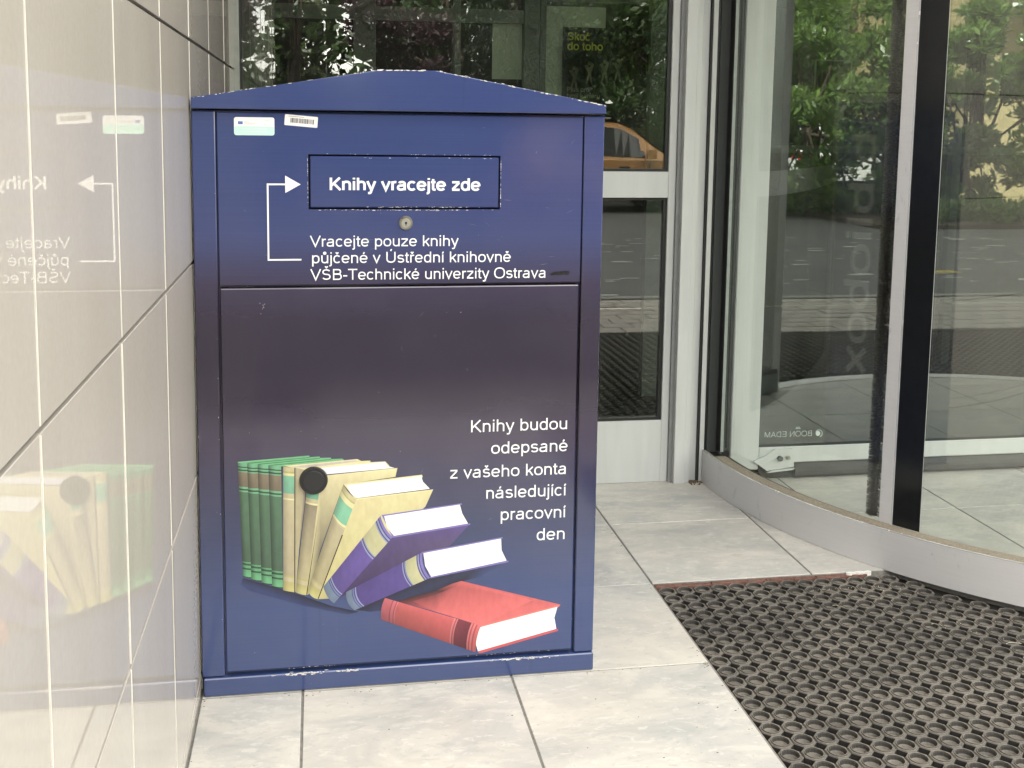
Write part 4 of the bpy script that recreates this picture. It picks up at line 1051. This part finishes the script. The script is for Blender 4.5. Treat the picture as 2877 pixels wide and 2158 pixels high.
for k in range(240):
    x_, y_ = rnd.uniform(.5, 11), rnd.choice((-6.5, -5.2, -4.1, -2.4)) + rnd.gauss(0, .35); mk.box(x_, x_ + rnd.uniform(.03, .3), y_, y_ + rnd.uniform(.015, .06), -.0595, -.056)
mk.build('pale_scraps', simple('pale_scrap', (.5, .5, .46), .8, var=.4, scale=3), kind='stuff')  # small pale scraps scattered on the asphalt
mk = MB(); mk.box(6.9, 7.6, -2.9, -2.65, -.0595, -.056); mk.build('yellow_marking', simple('worn_yellow_paint', (.42, .33, .10), .8, var=.3, scale=3), kind='structure')

# ---------------------------------------------------------------- foliage
def leaf_mesh(name, clumps, n, size, asp, mat, seed, droop=0.0, up=.4, shade=None):
    rs = np.random.RandomState(seed)
    C = np.array([c[:3] for c in clumps]); RR = np.array([c[3:6] for c in clumps]); wgt = RR.prod(1) ** .66; wgt /= wgt.sum()
    idx = rs.choice(len(C), n, p=wgt)
    d = rs.normal(size=(n, 3)); d /= np.linalg.norm(d, axis=1)[:, None]
    rad_ = rs.rand(n) ** .38
    P = C[idx] + d * rad_[:, None] * RR[idx] * (.82 + .3 * rs.rand(n, 1))
    ax = d * .8 + rs.normal(size=(n, 3)) * .6; ax[:, 2] += up - droop * 1.6; ax /= np.linalg.norm(ax, axis=1)[:, None]
    sd_ = np.cross(ax, rs.normal(size=(n, 3))); sd_ /= np.linalg.norm(sd_, axis=1)[:, None]
    L = size * (.6 + .8 * rs.rand(n, 1)); Wd = L * asp
    nm = np.cross(ax, sd_)
    v = np.stack([P - ax * L * .5, P + sd_ * Wd * .5 + nm * L * .04, P + ax * L * .5, P - sd_ * Wd * .5 + nm * L * .04], 1).reshape(-1, 3)
    keep = v[:, 2].reshape(-1, 4).min(1) > -.05
    v = v.reshape(-1, 4, 3)[keep].reshape(-1, 3); m = len(v) // 4
    me = bpy.data.meshes.new(name); me.vertices.add(4 * m); me.vertices.foreach_set('co', v.ravel())
    me.loops.add(4 * m); me.loops.foreach_set('vertex_index', np.arange(4 * m)); me.polygons.add(m)
    me.polygons.foreach_set('loop_start', np.arange(0, 4 * m, 4)); me.polygons.foreach_set('loop_total', np.full(m, 4)); me.update(); me.validate()
    cr = rs.rand(m) * .7 + .3 * rs.rand(len(C))[idx[keep]]
    at = me.color_attributes.new('Col', 'FLOAT_COLOR', 'POINT'); cc_ = np.ones((4 * m, 4), 'f'); cc_[:, :3] = np.repeat(cr, 4)[:, None]; at.data.foreach_set('color', cc_.ravel())
    me.materials.append(mat); return me
BARK = simple('bark', (.07, .055, .04), .95, var=.4, scale=12, bump=.6)
def tree(name, x, y, h, r, mat, seed, label, cat='tree', n=9000, size=.14, asp=.45, droop=0, crown0=.25, cone=False, group=None, k=26):
    rr = random.Random(seed); t = empty(name, (x, y, -.06), label=label, cat=cat, group=group)
    tr = MB(); top = h * (.95 if cone else .6)
    pts = [(x + rr.gauss(0, .05) * i, y + rr.gauss(0, .05) * i, -.1 + top * i / 5) for i in range(6)]
    r0 = .02 * h + .03
    for i in range(5): tr.tube(pts[i], pts[i + 1], r0 * (1 - .16 * i), r0 * (1 - .16 * (i + 1)))
    cl = []
    for i in range(k):
        u = (i + .5) / k
        if cone:
            z = h * (crown0 + (1 - crown0) * u); q = r * (1 - u) ** .8 + .15; a = rr.random() * 6.28
            for s in range(3):
                a += 2.1; cl.append((x + q * .55 * math.cos(a), y + q * .55 * math.sin(a), z - .1 * q, q * .5, q * .5, .16 + .1 * rr.random()))
        else:
            a = rr.random() * 6.28; q = r * math.sqrt(rr.random()); z = h * (crown0 + (1 - crown0) * rr.random()); sc_ = math.sin(math.pi * min(.97, max(.12, (z / h - crown0) / (1 - crown0) * .8 + .15)))
            px, py = x + q * sc_ * math.cos(a), y + q * sc_ * math.sin(a)
            cl.append((px, py, z, r * rr.uniform(.22, .4), r * rr.uniform(.22, .4), r * rr.uniform(.16, .3)))
            if i % 2 == 0: tr.tube(pts[2 + i % 3], (px, py, z), r0 * .35, .012, 5)
    tr.build('trunk', BARK, t)
    me = leaf_mesh('crown', cl, n, size, asp, mat, seed, droop)
    o = bpy.data.objects.new('crown', me); COL.objects.link(o); o.parent = t; o.matrix_parent_inverse = Matrix.Translation((-x, -y, .06)); o['kind'] = 'stuff'
    return t
LF_D = mat_leaf('dark_leaf', (.018, .035, .012), (.045, .075, .022))
LF_M = mat_leaf('mid_leaf', (.035, .065, .018), (.085, .135, .035), .35)
LF_P = mat_leaf('purple_leaf', (.022, .012, .016), (.055, .030, .035), .25)
LF_L = mat_leaf('laurel_leaf', (.05, .11, .025), (.20, .30, .08), .35, .25)
LF_C = mat_leaf('conifer_needles', (.012, .028, .014), (.035, .06, .025), .15)
LF_B = mat_leaf('pale_birch_leaf', (.07, .09, .045), (.15, .18, .09), .4)
tree('birch_tree', -.5, -17, 9, .6, LF_B, 11, 'pale hanging birch reflected at the far left of the window', n=14000, size=.15, droop=.8, crown0=.08, k=34)
tree('dark_hedge_tree', -4.8, -15, 8, 2.2, LF_D, 12, 'dark broad tree farthest left across the car park', n=16000, crown0=.08, k=34)
tree('dark_hedge_tree', -2.3, -15.5, 8, 1.5, LF_D, 42, 'dark narrow tree added to darken the reflection beside the wall', n=22000, size=.2, crown0=.05, k=40)  # added to darken the sky mirrored beside the polished wall
tree('purple_tree', 3.1, -16, 7.5, 2.0, LF_P, 13, 'purple leaved tree reflected in the middle of the window', n=30000, size=.15, crown0=.1, k=46)
tree('green_tree', 5.2, -17.5, 8, 2.9, LF_D, 14, 'dark green tree reflected behind the orange car', n=34000, size=.2, crown0=.06, k=54)
tree('spruce_tree', 4.0, -13.6, 9, 1.5, LF_C, 15, 'spruce with hanging boughs reflected near the poster', n=15000, size=.16, asp=.2, droop=.7, crown0=.16, cone=True)
tree('spruce_tree', 8.6, -15.0, 9, 1.7, LF_C, 16, 'spruce reflected beyond the bonnet of the orange car', n=15000, size=.16, asp=.2, droop=.7, crown0=.05, cone=True)
tree('green_tree', 8.2, -20, 8, 3, LF_M, 17, 'mid green tree reflected behind the white car', n=14000, size=.18, crown0=.08, k=34)
tree('green_tree', 12.0, -21, 8, 3, LF_M, 18, 'mid green tree reflected left of the yellow house', n=14000, size=.18, crown0=.08, k=34)
tree('green_tree', -3.8, -21, 7, 2.4, LF_D, 19, 'low dark tree reflected left of the purple tree', n=9000, size=.18, crown0=.08, k=24)
tree('yew_bush', 7.4, -13.3, 1.9, 1.0, LF_M, 20, 'bright green bush reflected beside the orange car', cat='bush', n=5000, size=.12, crown0=.05, k=22)
tree('yew_bush', 1.2, -13.0, 1.9, 1.2, LF_M, 22, 'low yellow green shrub reflected over the box lid', cat='bush', n=4000, size=.09, crown0=.05, k=18)
LB = ((9.5, -11.0, 4.6, 1.25, 'glossy laurel reflected at the left of the revolving door glass'), (10.9, -10.6, 4.2, 1.2, 'glossy laurel reflected just behind the vertical brush'),
      (12.3, -10.0, 4.0, 1.1, 'glossy laurel reflected just right of the black strip'), (13.6, -9.7, 4.4, 1.3, 'tall laurel reflected nearest the right edge'),
      (10.2, -12.6, 4.9, 1.4, 'darker laurel standing second row, behind the left laurel'), (12.0, -12.0, 3.6, 1.3, 'darker laurel standing second row, behind the black strip'))
for i, (x, y, h, r, lb) in enumerate(LB):
    tree('laurel_bush', x, y, h, r, LF_L, 30 + i, lb, cat='laurel', n=6500, size=.19, asp=.36, crown0=.0, k=34, group='laurels reflected in the revolving door')
cl = [(x, -8.6 - .5 * rnd.random(), .15 + .12 * rnd.random(), .35, .3, .25) for x in np.arange(10.3, 15, .28)]
me = leaf_mesh('ground_cover', cl, 5200, .10, .45, LF_L, 77)
o = bpy.data.objects.new('ground_cover', me); COL.objects.link(o); tag(o, 'bright low ground cover reflected at the edge of the car park', 'ground cover', kind='stuff')
MB().box(9.5, 30, -20, -8.2, -.06, .02).build('planting_bed', simple('soil', (.06, .045, .03), .95, var=.3), kind='structure')
cl = [(x, -24 + 1.5 * rnd.random(), z, 1.4, 1.2, 1.0) for x in np.arange(-16, 30, 1.3) for z in (.8, 2.3, 3.8, 5.2, 6.6) if z < 3 or not .2 < x < 1.5]
me = leaf_mesh('hedge', cl, 90000, .38, .5, LF_D, 78)
o = bpy.data.objects.new('hedge', me); COL.objects.link(o); tag(o, 'dense dark hedge closing the far side of the car park', 'hedge', kind='stuff')

# ---------------------------------------------------------------- yellow house
yh = empty('yellow_house', (17, -16, 0), label='yellow rendered house wall with a lit tube lamp, reflected at the right', cat='house')
MB().box(14.4, 26, -20, -13.4, 0, 8).build('wall', simple('yellow_render', (.50, .42, .22), .9, var=.06, scale=2), yh)
MB().box(14.0, 26.4, -20.4, -12.4, 8.001, 8.3).build('roof_edge', CONCW, yh)
MB().box(14.4, 26, -13.395, -12.2, 4.62, 4.75).build('porch_slab', simple('grey_slab', (.3, .3, .28), .8), yh)
lm = simple('lamp_tube', (.95, 1, .9), .4, emit=1.2)
MB().box(15.2, 19.2, -13.39, -13.30, 4.40, 4.48).build('tube_lamp', lm, yh)
for x in (16.0, 19.0, 22.0):
    w_ = MB().box(x, x + 1.2, -13.398, -13.36, 5.4, 6.9, .01).build('window', ALU, yh)
    MB().box(x + .08, x + 1.12, -13.359, -13.352, 5.48, 6.82).build('pane', CARGLASS, w_)

# ---------------------------------------------------------------- cars
def car(name, x, y, ang_, paint, label, S=1.0, estate=False):
    t = empty(name, (x, y, -.06), label=label, cat='car', group='cars parked across the car park')
    c_, s_ = math.cos(ang_), math.sin(ang_)
    def T(p): return (x + S * (p[0] * c_ - p[1] * s_), y + S * (p[0] * s_ + p[1] * c_), -.06 + S * p[2])
    # stations: x, sill z, shoulder z, top z, half widths at sill, shoulder, top
    st_ = [(-2.12, .42, .78, .84, .62, .70, .60), (-2.06, .30, .92, 1.02, .80, .80, .66), (-1.98, .26, .98, 1.30, .84, .84, .62), (-1.80, .26, .99, 1.52, .86, .86, .60), (-1.40, .26, .99, 1.61, .88, .88, .60),
           (-.9, .24, .97, 1.645, .88, .89, .60), (-.2, .23, .96, 1.65, .88, .89, .60), (.35, .23, .95, 1.61, .88, .89, .59), (.62, .23, .95, 1.50, .88, .89, .60), (1.02, .23, .95, 1.20, .88, .88, .66), (1.22, .24, .95, 1.05, .88, .88, .72),
           (1.5, .25, .90, 1.00, .86, .86, .66), (1.85, .26, .84, .95, .84, .82, .60), (2.08, .30, .74, .84, .78, .76, .56), (2.18, .38, .62, .70, .62, .62, .50)]
    mb = MB(); nsec = 12
    def sec(q):
        X, z0, zs, zt, w0, ws, wt = q
        h = [(w0 * .92, z0), (w0, z0 + .08), (ws * 1.01, (z0 + zs) / 2), (ws, zs), (ws - .03, zs + .02), (wt + (ws - wt) * .12, zt - .05), (wt * .86, zt)]
        return [(X, -a_, b_) for a_, b_ in h] + [(X, a_, b_) for a_, b_ in h[::-1]]
    secs = [sec(q) for q in st_]; m = len(secs[0])
    vs = [T(p) for s in secs for p in s]; fs = []
    for i in range(len(secs) - 1):
        for j in range(m): fs.append((i * m + j, i * m + (j + 1) % m, (i + 1) * m + (j + 1) % m, (i + 1) * m + j))
    fs += [tuple(range(m))[::-1], tuple(range((len(secs) - 1) * m, len(secs) * m))]
    mb.add(vs, fs); body = mb.build('body', paint, t); smooth_by_angle(body, 35)
    def side_pt(X, f_, sgn, out=.012):
        for i in range(len(st_) - 1):
            if st_[i][0] <= X <= st_[i + 1][0]:
                u = (X - st_[i][0]) / (st_[i + 1][0] - st_[i][0]); q = [st_[i][k] + (st_[i + 1][k] - st_[i][k]) * u for k in range(7)]; break
        zlo, wlo = q[2] + .02, q[5] - .03; zhi, whi = q[3] - .05, q[6] + (q[5] - q[6]) * .12
        return T((X, sgn * (wlo + (whi - wlo) * f_ + out), zlo + (zhi - zlo) * f_))
    for sgn in (-1, 1):
        for xa, xb in ((-1.62, -.98), (-.90, -.12), (-.04, .78)):
            N_ = 6; lo_ = []; hi_ = []
            for k in range(N_ + 1):
                X = xa + (xb - xa) * k / N_; f1 = .93 if X < .3 else max(.2, .93 - (X - .3) * .25)
                if xa < -1.5: f1 *= min(1, .35 + (X - xa) * 1.6)
                lo_.append(side_pt(X, .08, sgn)); hi_.append(side_pt(X, f1, sgn))
            g_ = MB(); g_.add(lo_ + hi_, [(k, k + 1, k + 2 + N_, k + 1 + N_) for k in range(N_)]); g_.build('side_window', CARGLASS, t)
    g_ = MB()
    g_.add([T((-2.055, -.58, 1.02)), T((-2.055, .58, 1.02)), T((-1.83, .52, 1.50)), T((-1.83, -.52, 1.50))], [(0, 1, 2, 3)]); g_.build('rear_window', CARGLASS, t)
    g_ = MB(); g_.add([T((1.10, -.66, 1.14)), T((1.10, .66, 1.14)), T((.66, .54, 1.50)), T((.66, -.54, 1.50))], [(0, 1, 2, 3)]); g_.build('windscreen', CARGLASS, t)
    for X in (-1.36, 1.36):
        for sgn in (-1, 1):
            wl = MB()
            n_ = 22; a0 = [6.2832 * k / n_ for k in range(n_)]
            def ringp(r_, yy_): return [T((X + r_ * math.cos(a), sgn * yy_, .34 + r_ * math.sin(a))) for a in a0]
            vs = ringp(.34, .70) + ringp(.34, .895) + ringp(.31, .91) + ringp(.215, .905)
            fs = [(k + q * n_, (k + 1) % n_ + q * n_, (k + 1) % n_ + (q + 1) * n_, k + (q + 1) * n_) for q in range(3) for k in range(n_)]
            wl.add(vs, fs); wo = wl.build('wheel', TYRE, t)
            rm = MB(); vs = ringp(.215, .900) + ringp(.06, .915); rm.add(vs, [(k, (k + 1) % n_, (k + 1) % n_ + n_, k + n_) for k in range(0, n_)] + [tuple(range(n_, 2 * n_))]); rm.build('rim', RIM, wo)
            ac = MB(); vs = ringp(.40, .885) + ringp(.345, .888); ac.add(vs, [(k, (k + 1) % n_, (k + 1) % n_ + n_, k + n_) for k in range(n_)]); ac.build('wheel_arch', GASKET, t)
    bp = MB()
    for sgn in (-1, 1):
        for X in (-.95, -.08, .84):
            vs = [T((X, sgn * .905, .42)), T((X + .018, sgn * .905, .42)), T((X + .018, sgn * .912, .90)), T((X, sgn * .912, .90))]; bp.add(vs, [(0, 1, 2, 3)])
        vs = [T((-1.0, sgn * .905, .26)), T((1.0, sgn * .905, .26)), T((1.0, sgn * .91, .40)), T((-1.0, sgn * .91, .40))]; bp.add(vs, [(0, 1, 2, 3)])
        for X in (-.62, .28): vs = [T((X, sgn * .915, .80)), T((X + .2, sgn * .915, .80)), T((X + .2, sgn * .925, .84)), T((X, sgn * .925, .84))]; bp.add(vs, [(0, 1, 2, 3)])
    o_ = bp.build('side_trim', GASKET, t); o_['kind'] = 'stuff'
    for sgn in (-1, 1):
        v8 = [T((a_, sgn * b_, z_)) for a_ in (.78, .92) for b_ in (.90, 1.08) for z_ in (.98, 1.14)]
        mm = MB(); mm.add(v8, [(0, 1, 3, 2), (4, 6, 7, 5), (0, 4, 5, 1), (2, 3, 7, 6), (0, 2, 6, 4), (1, 5, 7, 3)]); mm.build('wing_mirror', paint, t)
        v8 = [T((a_, sgn * b_, z_)) for a_, b_ in ((-2.11, .58), (-2.04, .82), (-1.80, .875)) for z_ in (.80, 1.04)]
        mm = MB(); mm.add(v8, [(0, 1, 3, 2), (2, 3, 5, 4)]); mm.build('tail_lamp', simple('red_lens', (.45, .02, .02), .15), t)
        v8 = [T((a_, sgn * b_, z_)) for a_, b_ in ((2.185, .50), (2.09, .775), (1.85, .83)) for z_ in (.64, .78)]
        mm = MB(); mm.add(v8, [(0, 1, 3, 2), (2, 3, 5, 4)]); mm.build('headlight', simple('lamp_lens', (.5, .5, .5), .1), t)
        vs = [T((-1.5, sgn * .56, 1.66)), T((-1.5, sgn * .59, 1.70)), T((.25, sgn * .58, 1.70)), T((.25, sgn * .55, 1.66))]
        mm = MB(); mm.tube(T((-1.5, sgn * .55, 1.68)), T((.2, sgn * .55, 1.70)), .02, .02, 6); mm.build('roof_rail', RIM, t)
    return t
ORP = simple('orange_metallic_paint', (.50, .25, .07), .25, var=.03, spec=.7)
WHP = simple('white_car_paint', (.6, .62, .62), .2, var=.02, spec=.7)
car('parked_car', 5.55, -12.7, 0.0, ORP, 'orange hatchback with roof rails reflected in the glass right of the box', 1.1)
car('parked_car', 14.1, -17.6, .12, WHP, 'white car reflected in the glass of the revolving door', 1.1)
car('parked_car', -3.4, -12.9, 0.0, simple('dark_car_paint', (.03, .035, .045), .2, spec=.7), 'dark car reflected low behind the blue box', 1.05)
